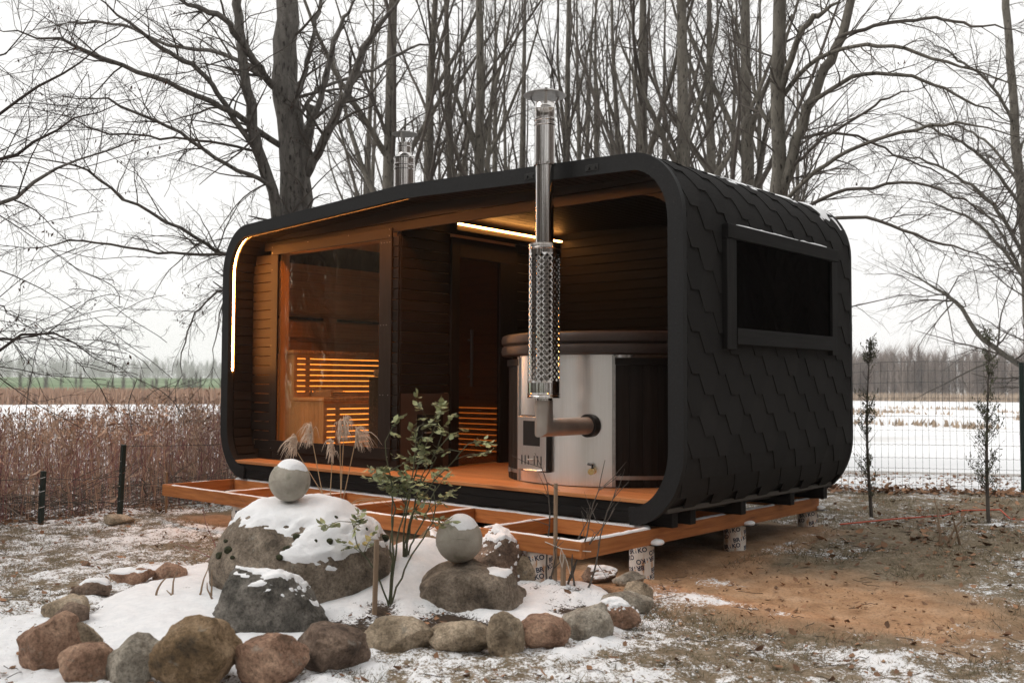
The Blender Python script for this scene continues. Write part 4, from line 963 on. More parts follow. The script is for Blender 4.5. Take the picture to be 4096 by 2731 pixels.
class Acc:
    def __init__(s): s.V = []; s.F = []; s.n = 0; s.T = []
    def add(s, V, F):
        s.V.append(V); F = np.asarray(F)
        (s.F if F.shape[1] == 4 else s.T).append(F + s.n); s.n += len(V)
    def mesh(s, name, o=(0, 0, 0), smooth=True): return mesh_np(name, np.concatenate(s.V) - np.array(o), np.concatenate(s.F) if s.F else None, np.concatenate(s.T) if s.T else None, smooth)
def leaf_quads(P, size, rng, down=0., asp=.55):
    """small pointed leaves: 4 triangles folded along the midrib"""
    B = len(P); d = nrm(rng.normal(size=(B, 3)) + np.array([0, 0, -down])); s_ = nrm(np.cross(d, rng.normal(size=(B, 3)))); nn = np.cross(d, s_); L = size[:, None]
    a = P; b = P + d * L * .5 + s_ * L * asp * .5 + nn * L * .12; c = P + d * L; e = P + d * L * .5 - s_ * L * asp * .5 + nn * L * .12
    V = np.stack([a, b, c, e], 1).reshape(-1, 3); i = np.arange(B)[:, None] * 4; F = np.concatenate([i + np.array([[0, 1, 2]]), i + np.array([[0, 2, 3]])]); return V, F
def leaf_oval(P, D, S, size, asp=.6):
    B = len(P); N_ = np.cross(D, S); L = size[:, None]; w = L * asp * .5
    pts = [P, P + D * L * .25 + S * w * .8 + N_ * L * .07, P + D * L * .6 + S * w + N_ * L * .08, P + D * L - N_ * L * .06, P + D * L * .6 - S * w + N_ * L * .08, P + D * L * .25 - S * w * .8 + N_ * L * .07]
    V = np.stack(pts, 1).reshape(-1, 3); i = np.arange(B)[:, None] * 6; F = np.concatenate([i + np.array([q]) for q in ((0, 1, 5), (1, 2, 5), (2, 4, 5), (2, 3, 4))]); return V, F
def rose():
    rng = np.random.default_rng(12); o = thing('rose_bush', 'leafy green rose bush on several tall canes in the snowy bed', 'bush', (-.66, -1.0, g1(-.66, -1.0)))
    canes = [([(-.64, -1.06), (-.65, -1.05), (-.69, -1.0), (-.73, -1.02)], .98), ([(-.62, -1.05), (-.60, -1.02), (-.58, -.98), (-.62, -.92)], 1.06), ([(-.68, -1.0), (-.70, -.98), (-.68, -.96), (-.76, -1.0)], .80),
             ([(-.98, -.62), (-.80, -.72), (-.62, -.80), (-.48, -.72)], .86), ([(-.98, -.62), (-.88, -.66), (-.72, -.72), (-.58, -.66)], .98), ([(-.98, -.62), (-.82, -.68), (-.60, -.70), (-.40, -.62)], .80),
             ([(-.98, -.62), (-.86, -.7), (-.70, -.76), (-.50, -.82)], .72), ([(-.62, -1.06), (-.66, -1.10), (-.78, -1.16), (-.84, -1.18)], .50), ([(-.64, -1.04), (-.55, -.98), (-.45, -.9), (-.44, -.90)], .72), ([(-.98, -.62), (-.9, -.62), (-.84, -.58), (-.82, -.5)], .5)]
    tips = []
    for k, (xy, H) in enumerate(canes):
        z0 = g1(*xy[0]) - .02; P = []; t = np.linspace(0, 1, 16); q = np.array(xy); s_ = np.linspace(0, 1, len(q))
        X = np.interp(t, s_, q[:, 0]) + .012 * np.cumsum(rng.normal(size=16)) * .5; Y = np.interp(t, s_, q[:, 1]) + .012 * np.cumsum(rng.normal(size=16)) * .5; Z = z0 + H * (t ** .9)
        pts = np.stack([X, Y, Z], -1); MB().tube(pts, np.linspace(.0065, .003, 16), 6).build('cane', ROSES, o, True); tips.append(pts)
    LV = Acc(); TW = MB()
    for pts in tips:
        nb = 5
        for b in range(nb):
            f = rng.uniform(.58, 1.0) if b > 0 else 1.0; i = int(f * 15); p = pts[i]; d = nrm(np.array([rng.normal(), rng.normal(), rng.uniform(.0, .8)])); L = rng.uniform(.10, .24)
            q = np.array([p, p + d * L * .5 + np.array([0, 0, .01]), p + d * L + np.array([0, 0, -.015])]); TW.tube(q, [.003, .002, .0012], 4)
            for c in np.linspace(.45, 1, 3):
                pc = p + d * L * c; pin = nrm(d + rng.normal(size=3) * .6); sd = nrm(np.cross(pin, [0, 0, 1]) + rng.normal(size=3) * .25)
                P_ = []; D_ = []; S_ = []
                for m in range(5):
                    base = pc + pin * (.018 * (m // 2)); dr = nrm(pin * .5 + sd * (1 if m % 2 else -1) * (.9 if m < 4 else 0) + np.array([0, 0, -.15]) + rng.normal(size=3) * .15); P_.append(base); D_.append(dr); s2 = np.cross(dr, nrm(np.array([rng.normal() * .4, rng.normal() * .4, 1]))); S_.append(nrm(s2))
                LV.add(*leaf_oval(np.array(P_), np.array(D_), np.array(S_), rng.uniform(.036, .058, 5)))
    TW.build('stalks', ROSES, o, True, kind='stuff')
    me = LV.mesh('leaves', o.location); lf = link('leaves', me, ROSEL, o, tuple(o.location)); lf['kind'] = 'stuff'
rose()
def stick(name, label, cat, p0, p1, w, h, m=STK, parent=None, group=None):
    o = MB().beam(p0, p1, w, h, (.4, .8, .1), .002).build(name, m, parent)
    return tag(o, label, cat, group) if parent is None else o
stick('plant_stake', 'square wooden stake standing before the rose canes', 'stake', (-.575, -1.22, g1(-.575, -1.22) - .03), (-.585, -1.20, .09), .026, .026)
stick('plant_stake', 'tall thin wooden stake by the bare shrub', 'stake', (-.20, -.02, -.33), (-.235, .03, .355), .026, .02)
stick('plant_stake', 'short thick wooden stake in the snow before the tall thin one', 'stake', (-.10, -.06, -.36), (-.115, -.04, -.085), .036, .024)
def shrub(name, label, cat, bases, H, seed, mt, r0=.0055, spread=.35, subs=4, group=None):
    rng = np.random.default_rng(seed); c = np.mean(bases, 0); o = thing(name, label, cat, (c[0], c[1], g1(*c)), group)
    for (x, y), h in zip(bases, H):
        d = nrm(np.array([rng.normal() * spread, rng.normal() * spread, 1])); P = [np.array([x, y, g1(x, y) - .02])]
        for k in range(9): d = nrm(d + rng.normal(size=3) * .13 + np.array([0, 0, .03])); P.append(P[-1] + d * h / 9)
        MB().tube(P, np.linspace(r0, r0 * .3, 10), 6).build('stem', mt, o, True); tw_ = MB()
        for k in range(subs):
            i = rng.integers(3, 9); q = P[i]; e = nrm(d + rng.normal(size=3) * .8 + np.array([0, 0, .3])); L = rng.uniform(.1, .3) * h; a = [q, q + e * L * .5 + rng.normal(size=3) * .01, q + e * L]; tw_.tube(a, [r0 * .45, r0 * .3, r0 * .15], 4)
        if subs: tw_.build('twig', mt, o, True, kind='stuff')
    return o
sh = shrub('bare_shrub', 'bare leafless shrub tied to the wooden stakes with string', 'shrub', [(-.30, .02), (-.16, .03), (-.06, .02), (-.02, .06), (-.10, -.02), (-.26, .0)], [.95, .92, .62, .75, .62, .45], 31, TWIG, .007, .3, 5)
MB().tube([(-.30, .0, -.03), (-.22, -.03, -.035), (-.12, -.06, -.045), (-.02, .0, -.055), (.04, .05, -.06)], .0035, 5).build('string', ROPE, sh, True)
MB().tube([(-.11, -.065, -.045), (-.115, -.075, -.11), (-.10, -.07, -.16), (-.085, -.07, -.10), (-.105, -.068, -.05), (-.07, -.06, -.12), (-.05, -.05, -.2)], .003, 5).build('string_loop', ROPE, sh, True)
shrub('cut_shrub', 'short cut woody stems standing in the snow on the left', 'stems', [(-1.80, -1.92), (-1.72, -1.86), (-1.55, -1.78), (-1.50, -1.72), (-1.43, -1.74), (-1.66, -1.88)], [.25, .22, .24, .24, .17, .10], 33, STK, .009, .2, 0)
shrub('bare_shrub', 'thin arching twigs of a bare shrub left of the largest boulder', 'shrub', [(-2.05, -1.25), (-2.0, -1.2), (-1.96, -1.15), (-2.08, -1.2), (-2.12, -1.1), (-1.98, -1.22), (-2.15, -1.16), (-2.03, -1.08)], [.7, .6, .55, .5, .65, .5, .62, .45], 34, REDST, .0042, .55, 3)
shrub('cut_stump', 'pale cut stems on the lawn right of the cabin', 'stems', [(1.10, 3.35), (1.13, 3.40), (1.22, 3.46), (1.08, 3.42), (1.17, 3.36)], [.42, .34, .32, .25, .2], 35, STK, .012, .25, 0)
def pampas():
    rng = np.random.default_rng(7); o = thing('pampas_grass', 'dry ornamental grass with pale feathery plumes behind the largest boulder', 'grass clump', (-1.75, -.55, g1(-1.75, -.55)))
    V = Acc(); tips = [(-1.93, -.80, .62, -.8), (-1.86, -.72, .70, -.75), (-1.70, -.60, .74, .2), (-1.68, -.58, .76, .5), (-1.63, -.52, .68, 1.), (-1.73, -.64, .60, -.3)]
    for k, (x, y, z, lean) in enumerate(tips):
        b = np.array([-1.75 + rng.uniform(-.06, .06), -.60 + rng.uniform(-.06, .06), .0]); t = np.linspace(0, 1, 9)[:, None]; p = b * (1 - t) + np.array([x, y, z - .10]) * t
        MB().tube(p, np.linspace(.0042, .0028, 9), 5).build('stem', STRAW, o, True)
        # plume: drooping strands
        ac = Acc(); n_ = 80; S = np.linspace(0, 1, 6); st_ = []
        for q in range(n_):
            f = rng.uniform(0, .15); s0 = np.array([x, y, z - .14 + .12 * rng.uniform()]); side = _r * (lean * rng.uniform(.3, 1.1) + rng.normal() * .25) + _f * rng.normal() * .25; L = rng.uniform(.05, .17)
            st_.append(s0 + np.outer(S, side) * L * .75 + np.outer(S * 1.5 - 1.75 * S ** 2, [0, 0, 1.]) * L * 1.0)
        Vv, Ff = tubes_np(np.array(st_), np.tile(np.array([.0010, .0020, .0024, .0022, .0015, .0005]), (n_, 1)), 3, rng); me = mesh_np('plume', Vv - np.array([x, y, z]), Ff); pl = link('plume', me, PLUME, o, (x, y, z))
    for k in range(7):
        b = np.array([-1.72 + rng.uniform(-.08, .08), -.58 + rng.uniform(-.08, .08), .05]); s_ = rng.choice([-1, 1]); L = rng.uniform(.25, .5); t = np.linspace(0, 1, 10); p = np.array([b + _r * s_ * L * u + np.array([0, 0, .9 * u - .75 * u * u]) * .5 for u in t]); MB().tube(p, np.linspace(.003, .001, 10), 4).build('blade', STRAW, o, True)
pampas()

# ------------------------------------------------------------------ fences, saplings, cable
fence = thing('wire_fence', 'green wire mesh fence running along the snowy bank on the right', 'fence', (FL[0], FL[1], -.3))
def fpt(s, z): p = FL + FD * s; return np.array([p[0], p[1], z])
mb = MB(); rng = np.random.default_rng(3)
s0, s1 = -1.2, 5.2
tops = lambda s: 1.22 + .028 * (s + 1.2) + .02 * math.sin(s * 2.)
for k, s_ in enumerate(np.arange(s0, s1, .078)):
    zb = g1(*(FL + FD * s_)); mb.tube([fpt(s_, zb), fpt(s_ + rng.normal() * .004, (zb + tops(s_)) / 2), fpt(s_, tops(s_))], .0022, 3, False)
zz = -.22
hs_ = [1.0, .93, .84, .72, .58, .47, .36, .26, .18, .11, .05]
for h in hs_:
    P = []
    for s_ in np.arange(s0, s1, .039): zb = g1(*(FL + FD * s_)); P.append(fpt(s_, zb + (tops(s_) - zb) * h + (.006 if int(round(s_ / .039)) % 2 else 0)))
    mb.tube(P, .0032 if h in (1.0, .84, .36) else .0022, 3, False)
mb.build('mesh', WIRE, fence, kind='stuff')
sp_ = 2.05
for s_ in (2.17,):
    p = FL + FD * s_ - FN * .04; o = MB().tube([(p[0], p[1], g1(*p) - .1), (p[0], p[1], 1.26)], .030, 14).build('post', GREENM, fence, True)
    MB().tube([(p[0], p[1], 1.262), (p[0], p[1], 1.285)], .032, 14).build('post_cap', GREENM, o, True)
    for z_ in (1.14, .45): MB().tube([(p[0] - .034, p[1] - .034, z_), (p[0] + .034, p[1] + .03, z_ + .012)], .004, 5).build('tie', GALV, o, True)
lf = thing('wire_fence', 'low wire fence with two slim dark green posts before the thicket', 'fence', (-5.85, -.5, -.36))
for (x, y, zt, rz) in ((-5.85, -.93, .150, .0), (-5.84, -.145, .372, .02)):
    o = MB().beam((x, y, g1(x, y) - .1), (x + rz, y + .02, zt), .045, .045, (1, 0, 0), .004).build('post', GREENM, lf)
    mbb = MB()
    for z_ in (-.2, -.05, .08, .2): 
        if z_ < zt - .03: mbb.tube([(x + .026, y - .026, z_), (x + .026, y + .026, z_ + .012)], .0035, 4)
    mbb.build('clip', GALV, o)
mbb = MB()
for z0, z1 in ((.352, .335), (-.05, -.04), (-.22, -.2)): mbb.tube([(-5.84, -.14, z0), (-5.86, .9, (z0 + z1) / 2 - .02), (-5.9, 2.2, z1), (-5.95, 3.6, z1)], .003, 4)
for z0 in (.10, -.12): mbb.tube([(-5.84, -.14, z0 - .05), (-5.85, -.55, z0 - .06), (-5.85, -.93, z0 - .02), (-5.9, -2.5, z0)], .003, 4)
mbb.build('wire', WIRE, lf, kind='stuff')
stick('marker_board', 'short upright brown board at the left end of the orange frame', 'board', (-5.72, .30, -.40), (-5.72, .30, .07), .14, .02, BENCHD)
def thuja(x, y, H, label, seed, dense):
    rng = np.random.default_rng(seed); zb = g1(x, y) - .03; o = thing('thuja_sapling', label, 'sapling', (x, y, zb), 'thuja saplings along the right fence')
    t = np.linspace(0, 1, 14); P = np.stack([x + .02 * np.sin(t * 4 + seed), y + .02 * np.cos(t * 5), zb + H * t], -1); MB().tube(P, np.linspace(.019, .003, 14), 7).build('trunk', TWIG, o, True)
    ac = Acc(); n_ = 120; br = []
    for k in range(n_):
        f = rng.uniform(.1, 1.); i = f * 13; p = np.array([np.interp(i, np.arange(14), P[:, c]) for c in range(3)]); a = rng.uniform(0, 2 * PI); L = rng.uniform(.08, .30) * (1.05 - .72 * f) * (1 if dense else .85); d = np.array([math.cos(a), math.sin(a), 1.0]); d = nrm(d)
        br.append(np.array([p, p + d * L * .5, p + d * L + np.array([0, 0, .03])]))
    br = np.array(br); V, F = tubes_np(br, np.tile(np.array([.0035, .0022, .001]), (n_, 1)), 3, rng); me = mesh_np('branches', V - np.array([x, y, zb]), F); bo = link('branches', me, TWIG, o, (x, y, zb)); bo['kind'] = 'stuff'
    m = 16; q = rng.uniform(.3, 1.05, (n_, m)); keep = fbm(br[:, 1] * 5, seed, 2) > .43
    PP = br[keep][:, None, 0] + (br[keep][:, None, 2] - br[keep][:, None, 0]) * q[keep][..., None] + rng.normal(size=(keep.sum(), m, 3)) * .012; PP = PP.reshape(-1, 3)
    D = nrm(rng.normal(size=PP.shape) * .6 + np.array([0, 0, .8])); S_ = nrm(np.cross(D, rng.normal(size=PP.shape))); V, F = leaf_oval(PP, D, S_, rng.uniform(.018, .042, len(PP)), .28)
    me = mesh_np('foliage', V - np.array([x, y, zb]), None, F); fo = link('foliage', me, THUJA, o, (x, y, zb)); fo['kind'] = 'stuff'
thuja(.10, 4.40, 1.72, 'slim half bare thuja sapling beside the cabin corner', 3, False)
thuja(1.03, 4.90, 1.80, 'taller fuller thuja sapling near the right fence post', 4, True)
pts = [(.1, 3.7), (.4, 4.3), (.55, 5.1), (.6, 5.5), (.9, 5.7), (1.1, 5.3), (1.5, 5.2), (2.6, 6.2)]
MB().tube([(x, y, g1(x, y) + .02 + .02 * math.sin(i * 2.1)) for i, (x, y) in enumerate(pts)], .007, 6).build('extension_cable', CABLE, None, True); tag(bpy.data.objects['extension_cable'], 'thin red orange cable lying in the leaves along the right fence', 'cable')

# ------------------------------------------------------------------ trees
def interp_poly(P, n):
    P = np.array(P, float); m = len(P); s_ = np.concatenate([[0], np.cumsum(np.linalg.norm(np.diff(P, axis=0), axis=1))]); u = np.linspace(0, s_[-1], n)
    # Catmull-Rom through the points
    out = []
    for x in u:
        i = min(np.searchsorted(s_, x, 'right') - 1, m - 2); t = (x - s_[i]) / (s_[i + 1] - s_[i]); p0 = P[max(i - 1, 0)]; p1 = P[i]; p2_ = P[i + 1]; p3 = P[min(i + 2, m - 1)]
        out.append(.5 * (2 * p1 + (p2_ - p0) * t + (2 * p0 - 5 * p1 + 4 * p2_ - p3) * t * t + (3 * p1 - 3 * p2_ + p3 - p0) * t ** 3))
    return np.array(out)
def sprout(pts, rad, m, f0, f1, ang, lr, rr, n, sig, bend, rng, absL=None, up=0.):
    """children of many branches at once; returns their points and radii"""
    B, k, _ = pts.shape; f = rng.uniform(f0, f1, (B, m)); i = f * (k - 1); i0 = np.minimum(i.astype(int), k - 2); w = (i - i0)[..., None]; bi = np.arange(B)[:, None]
    P = pts[bi, i0] * (1 - w) + pts[bi, i0 + 1] * w; T = nrm(pts[bi, i0 + 1] - pts[bi, i0]); R = rad[bi, i0] * (1 - w[..., 0]) + rad[bi, i0 + 1] * w[..., 0]
    PL = np.linalg.norm(np.diff(pts, axis=1), axis=2).sum(1)[:, None]
    L = (absL if absL is not None else PL * lr) * rng.uniform(.55, 1.25, (B, m)) * (1.15 - .6 * f)
    q = nrm(np.cross(T, rng.normal(size=T.shape))); a = np.radians(rng.uniform(*ang, (B, m)))[..., None]; D = T * np.cos(a) + q * np.sin(a); D = nrm(D + np.array([0, 0, up]))
    P = P.reshape(-1, 3); D = D.reshape(-1, 3); L = L.reshape(-1); R = (R * rr).reshape(-1); out = [P]
    for s_ in range(n - 1):
        D = nrm(D + rng.normal(size=D.shape) * sig + np.array([0, 0, bend[0] + (bend[1] - bend[0]) * s_ / max(n - 2, 1)])); P = P + D * (L / (n - 1))[:, None]; out.append(P)
    return np.stack(out, 1), R[:, None] * np.linspace(1, .25, n)[None, :]
def limb_np(poly, r0, r1, n, rng, sig=.02):
    P = interp_poly(poly, n); P = P + rng.normal(size=P.shape) * sig * np.linspace(.2, 1, n)[:, None]; r = np.linspace(r0, r1, n); r[-7:] *= np.linspace(1, .25, 7); return P[None], r[None]
def hand_tree(name, label, cat, trunks, limbs, seed, bark, twigm, dens=1.0, group=None, droop=-.06, leaves=0, stuffcrown=True, tw=1.0):
    rng = np.random.default_rng(seed); b0 = np.array(trunks[0][0][0]) if trunks else np.array(limbs[0][0][0]); o = thing(name, label, cat, tuple(b0), group); tr = MB()
    for poly, r0, r1 in trunks:
        P = interp_poly(poly, 30); P[1:] += rng.normal(size=P[1:].shape) * .012; rr = np.linspace(r0, r1, 30) * (1 + .10 * (vnoise(P * 2.2, seed) - .5) * 2); ob = MB().tube(P, rr, 14).build('trunk', bark, o, 'all')
    ac = Acc(); L2 = []; fine = []
    TP = np.concatenate([interp_poly(q[0], 60) for q in trunks]) if trunks else None
    for poly, r0, r1 in limbs:
        if TP is not None:
            q0 = np.array(poly[0]); back = q0 - np.array(poly[1]); dd = np.linalg.norm(TP - (q0 - np.array([0, 0, .12])), axis=1); dd = np.where((TP - q0) @ back > 0, dd, 9); i_ = int(dd.argmin())
            if .03 < dd[i_] < 1.2: poly = [tuple(TP[i_])] + list(poly)
        p, r = limb_np(poly, r0, r1, 22, rng); MB().tube(p[0], r[0], 8).build('limb', twigm if r0 < .03 else bark, o, 'all'); Lm = np.linalg.norm(np.diff(p[0], axis=0), axis=1).sum()
        m = max(3, int(Lm * 5.5 * dens)); a, ar = sprout(p, r, m, .08, 1., (25, 65), .30, .42, 8, .12, (.02, droop), rng); L2.append((a, np.maximum(ar, .0032)))
    for poly, r0, r1 in trunks:
        p = interp_poly(poly, 16)[None]; r = np.linspace(r0, r1, 16)[None]; a, ar = sprout(p, r, int(16 * dens), .15, 1., (35, 75), .3, .16, 10, .10, (.04, droop), rng, absL=1.5); L2.append((a, np.maximum(ar, .004)))
    for a, ar in L2:
        ac.add(*tubes_np(a, ar, 5, rng))
        b, br = sprout(a, ar, int(6 * tw), .12, 1., (25, 65), .42, .55, 6, .16, (.0, droop), rng); br = np.maximum(br, .0019); ac.add(*tubes_np(b, br, 3, rng))
        c, cr_ = sprout(b, br, int(4 * tw), .1, 1., (25, 65), .48, .7, 4, .18, (.0, droop), rng); cr_ = np.clip(cr_, .0011, .0016); ac.add(*tubes_np(c, cr_, 3, rng)); fine.append(c)
    me = ac.mesh('crown', b0); cr2 = link('crown', me, twigm, o, tuple(b0))
    if leaves:
        f = np.concatenate([x[:, -1] for x in fine]); P = f[rng.choice(len(f), leaves // 4)]; P = (P[:, None, :] + rng.normal(size=(len(P), 4, 3)) * .03).reshape(-1, 3); V, F = leaf_quads(P, rng.uniform(.025, .055, len(P)), rng, 2.5, .4); me = mesh_np('dry_leaves', V - b0, None, F); lo2 = link('dry_leaves', me, DLEAF, o, tuple(b0)); lo2['kind'] = 'stuff'
    return o
zg = g1(-7.08, 2.85)
hand_tree('bare_tree', 'big grey forked tree standing close behind the left end of the cabin', 'tree',
  [([(-7.1, 2.86, zg - .1), (-7.08, 2.85, 2.08), (-7.04, 2.8, 3.28), (-7.04, 2.75, 4.22), (-7.08, 2.68, 4.86), (-7.07, 2.64, 5.71), (-7.03, 2.61, 7.2)], .235, .135),
   ([(-7.02, 2.88, .6), (-6.96, 2.88, 2.2), (-6.90, 2.87, 3.3), (-6.83, 2.84, 4.2), (-6.72, 2.85, 4.7)], .17, .05),
   ([(-7.02, 2.62, 2.3), (-7.04, 2.54, 3.26), (-7.11, 2.33, 3.94), (-7.1, 2.21, 4.23), (-7.1, 2.06, 4.93), (-7.09, 1.91, 5.94), (-7.04, 1.83, 6.6)], .085, .05)],
  [([(-7.13, 2.53, 4.21), (-7.1, 1.85, 4.47), (-7.16, 1.09, 4.64), (-7.19, 0.36, 4.74), (-7.2, -0.36, 4.87), (-7.17, -1.03, 4.77)], .045, .014),
   ([(-7.13, 2.49, 4.96), (-7.01, 2.04, 5.27), (-6.91, 1.58, 5.57), (-6.83, 1.11, 5.57), (-6.74, 0.65, 5.58)], .055, .025), ([(-7.2, 2.56, 5.03), (-7.93, 2.23, 5.5), (-8.71, 1.86, 5.71), (-9.45, 1.53, 6.07), (-10.23, 1.17, 6.19), (-11.02, 0.82, 6.16)], .035, .01),
   ([(-7.13, 2.28, 4.02), (-7.12, 1.75, 4.58), (-6.99, 1.33, 4.86), (-6.89, 0.91, 4.91), (-6.91, 0.36, 5.17), (-6.86, -0.11, 5.38)], .042, .018), ([(-7.07, 2.5, 3.52), (-6.92, 2.2, 3.62), (-6.93, 1.76, 3.71), (-7.04, 1.23, 3.99), (-7.03, 0.8, 4.12), (-7.04, 0.37, 4.22), (-7.01, -0.02, 4.24), (-7.17, -0.58, 4.08)], .032, .008),
   ([(-7.16, 2.26, 4.04), (-7.37, 1.68, 4.09), (-7.71, 1.0, 4.09), (-7.91, 0.44, 4.09), (-7.85, 0.12, 4.17), (-8.05, -0.44, 4.25)], .02, .007), ([(-7.05, 2.54, 3.07), (-7.25, 1.98, 2.67), (-7.21, 1.61, 2.75), (-7.23, 1.18, 2.93), (-7.3, 0.7, 3.12), (-7.22, 0.36, 3.27), (-7.14, 0.02, 3.41), (-7.0, -0.26, 3.42), (-7.11, -0.76, 3.43), (-6.97, -1.04, 3.45)], .030, .008),
   ([(-7.11, 2.25, 2.62), (-7.03, 1.78, 2.61), (-7.25, 1.05, 2.59), (-7.55, 0.24, 2.67), (-7.51, -0.26, 2.54), (-7.5, -0.79, 2.5)], .022, .008), ([(-6.96, 2.78, 4.86), (-6.95, 2.94, 5.44), (-6.92, 3.1, 6.25), (-6.97, 3.21, 6.74)], .035, .022),
   ([(-6.83, 2.8, 4.26), (-6.54, 2.81, 4.68), (-6.22, 2.83, 5.46), (-5.87, 2.89, 6.01)], .045, .028), ([(-6.78, 2.87, 3.9), (-6.29, 2.9, 4.5), (-5.86, 2.89, 5.08), (-5.47, 2.85, 5.39), (-4.96, 2.91, 5.8)], .065, .035), ([(-7.0, 2.89, 4.67), (-7.08, 3.21, 5.07), (-6.89, 3.76, 5.36), (-6.52, 4.47, 5.85), (-6.2, 5.13, 6.19)], .03, .015),
   ([(-7.05, 2.5, 2.4), (-7.3, 1.9, 2.2), (-7.2, 1.5, 1.9), (-7.15, 1.25, 1.3), (-7.1, 1.15, .6)], .018, .004), ([(-7.05, 2.5, 2.7), (-7.3, 2.0, 2.3), (-7.1, 1.7, 1.6), (-7.1, 1.6, .9)], .014, .004)],
  51, BARK, TWIG, 1.0, leaves=320)
OL = [[(-5.18, -1.84, 3.24), (-4.96, -1.33, 3.69), (-4.92, -0.98, 4.0), (-4.94, -0.68, 4.3), (-5.01, -0.43, 4.6)], [(-5.24, -1.87, 2.85), (-4.98, -1.38, 3.15), (-4.96, -1.11, 3.35), (-4.99, -0.88, 3.52), (-5.01, -0.63, 3.64), (-4.92, -0.3, 3.83)],
      [(-4.71, -2.04, 2.38), (-4.49, -1.6, 2.68), (-4.49, -1.34, 2.86), (-4.49, -1.08, 3.01), (-4.42, -0.75, 3.17), (-4.3, -0.38, 3.22)], [(-4.67, -1.93, 1.21), (-4.7, -1.77, 1.29), (-4.7, -1.59, 1.39), (-4.69, -1.39, 1.45), (-4.68, -1.19, 1.39), (-4.65, -0.96, 1.21), (-4.56, -0.68, 1.08), (-4.53, -0.44, 0.83)],
      [(-4.66, -1.62, 1.38), (-4.67, -1.32, 1.49), (-4.53, -0.98, 1.58), (-4.56, -0.79, 1.62)], [(-4.63, -1.97, 2.42), (-4.73, -1.79, 2.39), (-4.66, -1.45, 2.16), (-4.71, -1.22, 2.03), (-4.75, -0.97, 1.84), (-4.87, -0.8, 1.73)],
      [(-4.62, -1.91, 1.65), (-4.67, -1.79, 1.62), (-4.62, -1.57, 1.5), (-4.52, -1.3, 1.23), (-4.51, -1.11, 1.08)], [(-5.21, -1.91, 3.89), (-5.01, -1.72, 3.79), (-4.85, -1.59, 4.03), (-4.77, -1.54, 4.33)]]
OR_ = [(.013, .008), (.018, .006), (.022, .007), (.018, .004), (.014, .005), (.008, .003), (.010, .003), (.014, .008)]
tb = (-6.2, -4.6)
root = [(tb[0], tb[1], g1(*tb) - .1), (-6.15, -4.55, 1.2), (-6.1, -4.5, 3), (-6.1, -4.4, 6)]
hand_tree('bare_tree', 'tree off the left edge whose thin branches reach into the picture', 'tree', [(root, .16, .10)],
  [([(-6.13, -4.5, z0), ((-6.1 + l[0][0]) / 2 - .1, (-4.5 + l[0][1]) / 2, (z0 + l[0][2]) / 2)] + l, r0 * 1.6, r1) for l, (r0, r1), z0 in zip(OL, OR_, (2.6, 2.3, 1.8, 1.0, 1.0, 2.4, 1.6, 3.2))], 61, BARK, TWIGB, .8, leaves=260)
zg = g1(-1.79, 6.23)
hand_tree('bare_tree', 'twin stemmed tree behind the cabin with long limbs arching right', 'tree',
  [([(-1.8, 6.23, zg - .1), (-1.79, 6.23, 2.22), (-1.75, 6.2, 3.29), (-1.71, 6.19, 4.0), (-1.71, 6.15, 4.79), (-1.67, 6.15, 5.38), (-1.65, 6.12, 6.9)], .105, .075), ([(-1.76, 6.25, 2.6), (-1.73, 6.23, 3.21), (-1.63, 6.23, 3.6), (-1.45, 6.3, 4.26), (-1.24, 6.4, 4.79), (-1.04, 6.51, 5.27), (-0.8, 6.6, 6.3)], .085, .045)],
  [([(-1.69, 6.18, 4.59), (-1.45, 6.05, 5.05), (-1.18, 5.96, 5.35), (-0.75, 6.02, 5.54)], .045, .03), ([(-1.66, 6.21, 4.59), (-1.25, 6.1, 4.88), (-0.76, 6.07, 4.97), (-0.29, 6.05, 4.86), (0.36, 6.19, 4.55), (1.09, 6.42, 4.14)], .032, .01), ([(-1.29, 6.27, 4.46), (-1.04, 6.27, 4.58), (-0.76, 6.29, 4.67), (-0.41, 6.38, 4.65), (-0.01, 6.52, 4.49), (0.38, 6.66, 4.23), (0.95, 6.98, 3.84)], .03, .008),
   ([(-1.54, 6.23, 3.7), (-1.15, 6.27, 4.0), (-0.78, 6.29, 4.17), (-0.47, 6.27, 4.3), (-0.19, 6.22, 4.36), (0.17, 6.24, 4.37)], .024, .008), ([(-1.61, 6.06, 3.23), (-1.21, 6.07, 3.53), (-0.79, 6.1, 3.74), (-0.34, 6.15, 3.86), (0.18, 6.28, 3.93), (0.63, 6.35, 3.84), (1.08, 6.43, 3.66)], .03, .011), ([(-1.63, 6.05, 3.02), (-1.33, 6.03, 3.12), (-0.91, 6.11, 3.27), (-0.53, 6.16, 3.3), (-0.11, 6.25, 3.3), (0.23, 6.27, 3.15), (0.55, 6.29, 2.92), (1.05, 6.47, 2.57)], .026, .008),
   ([(-1.5, 5.91, 2.99), (-1.06, 6.04, 2.97), (-0.63, 6.15, 2.96), (-0.28, 6.2, 2.8), (0.12, 6.31, 2.61), (0.45, 6.34, 2.51), (0.89, 6.48, 2.16)], .028, .008), ([(-1.51, 6.37, 4.06), (-1.26, 6.75, 4.17), (-1.01, 7.14, 4.12), (-0.76, 7.53, 3.93), (-0.43, 8.0, 3.76), (-0.02, 8.55, 3.43)], .02, .007), ([(-1.02, 6.47, 5.26), (-0.49, 6.6, 5.32), (0.02, 6.73, 5.29), (0.51, 6.84, 5.12), (0.98, 6.94, 4.89)], .026, .01), ([(-1.72, 6.32, 4.02), (-2.0, 6.28, 4.47), (-2.16, 6.34, 4.93), (-2.35, 6.37, 5.5), (-2.52, 6.42, 6.09)], .03, .02)],
  71, BARKM, TWIG, .95, leaves=60)
zg = g1(-1.87, 18.06)
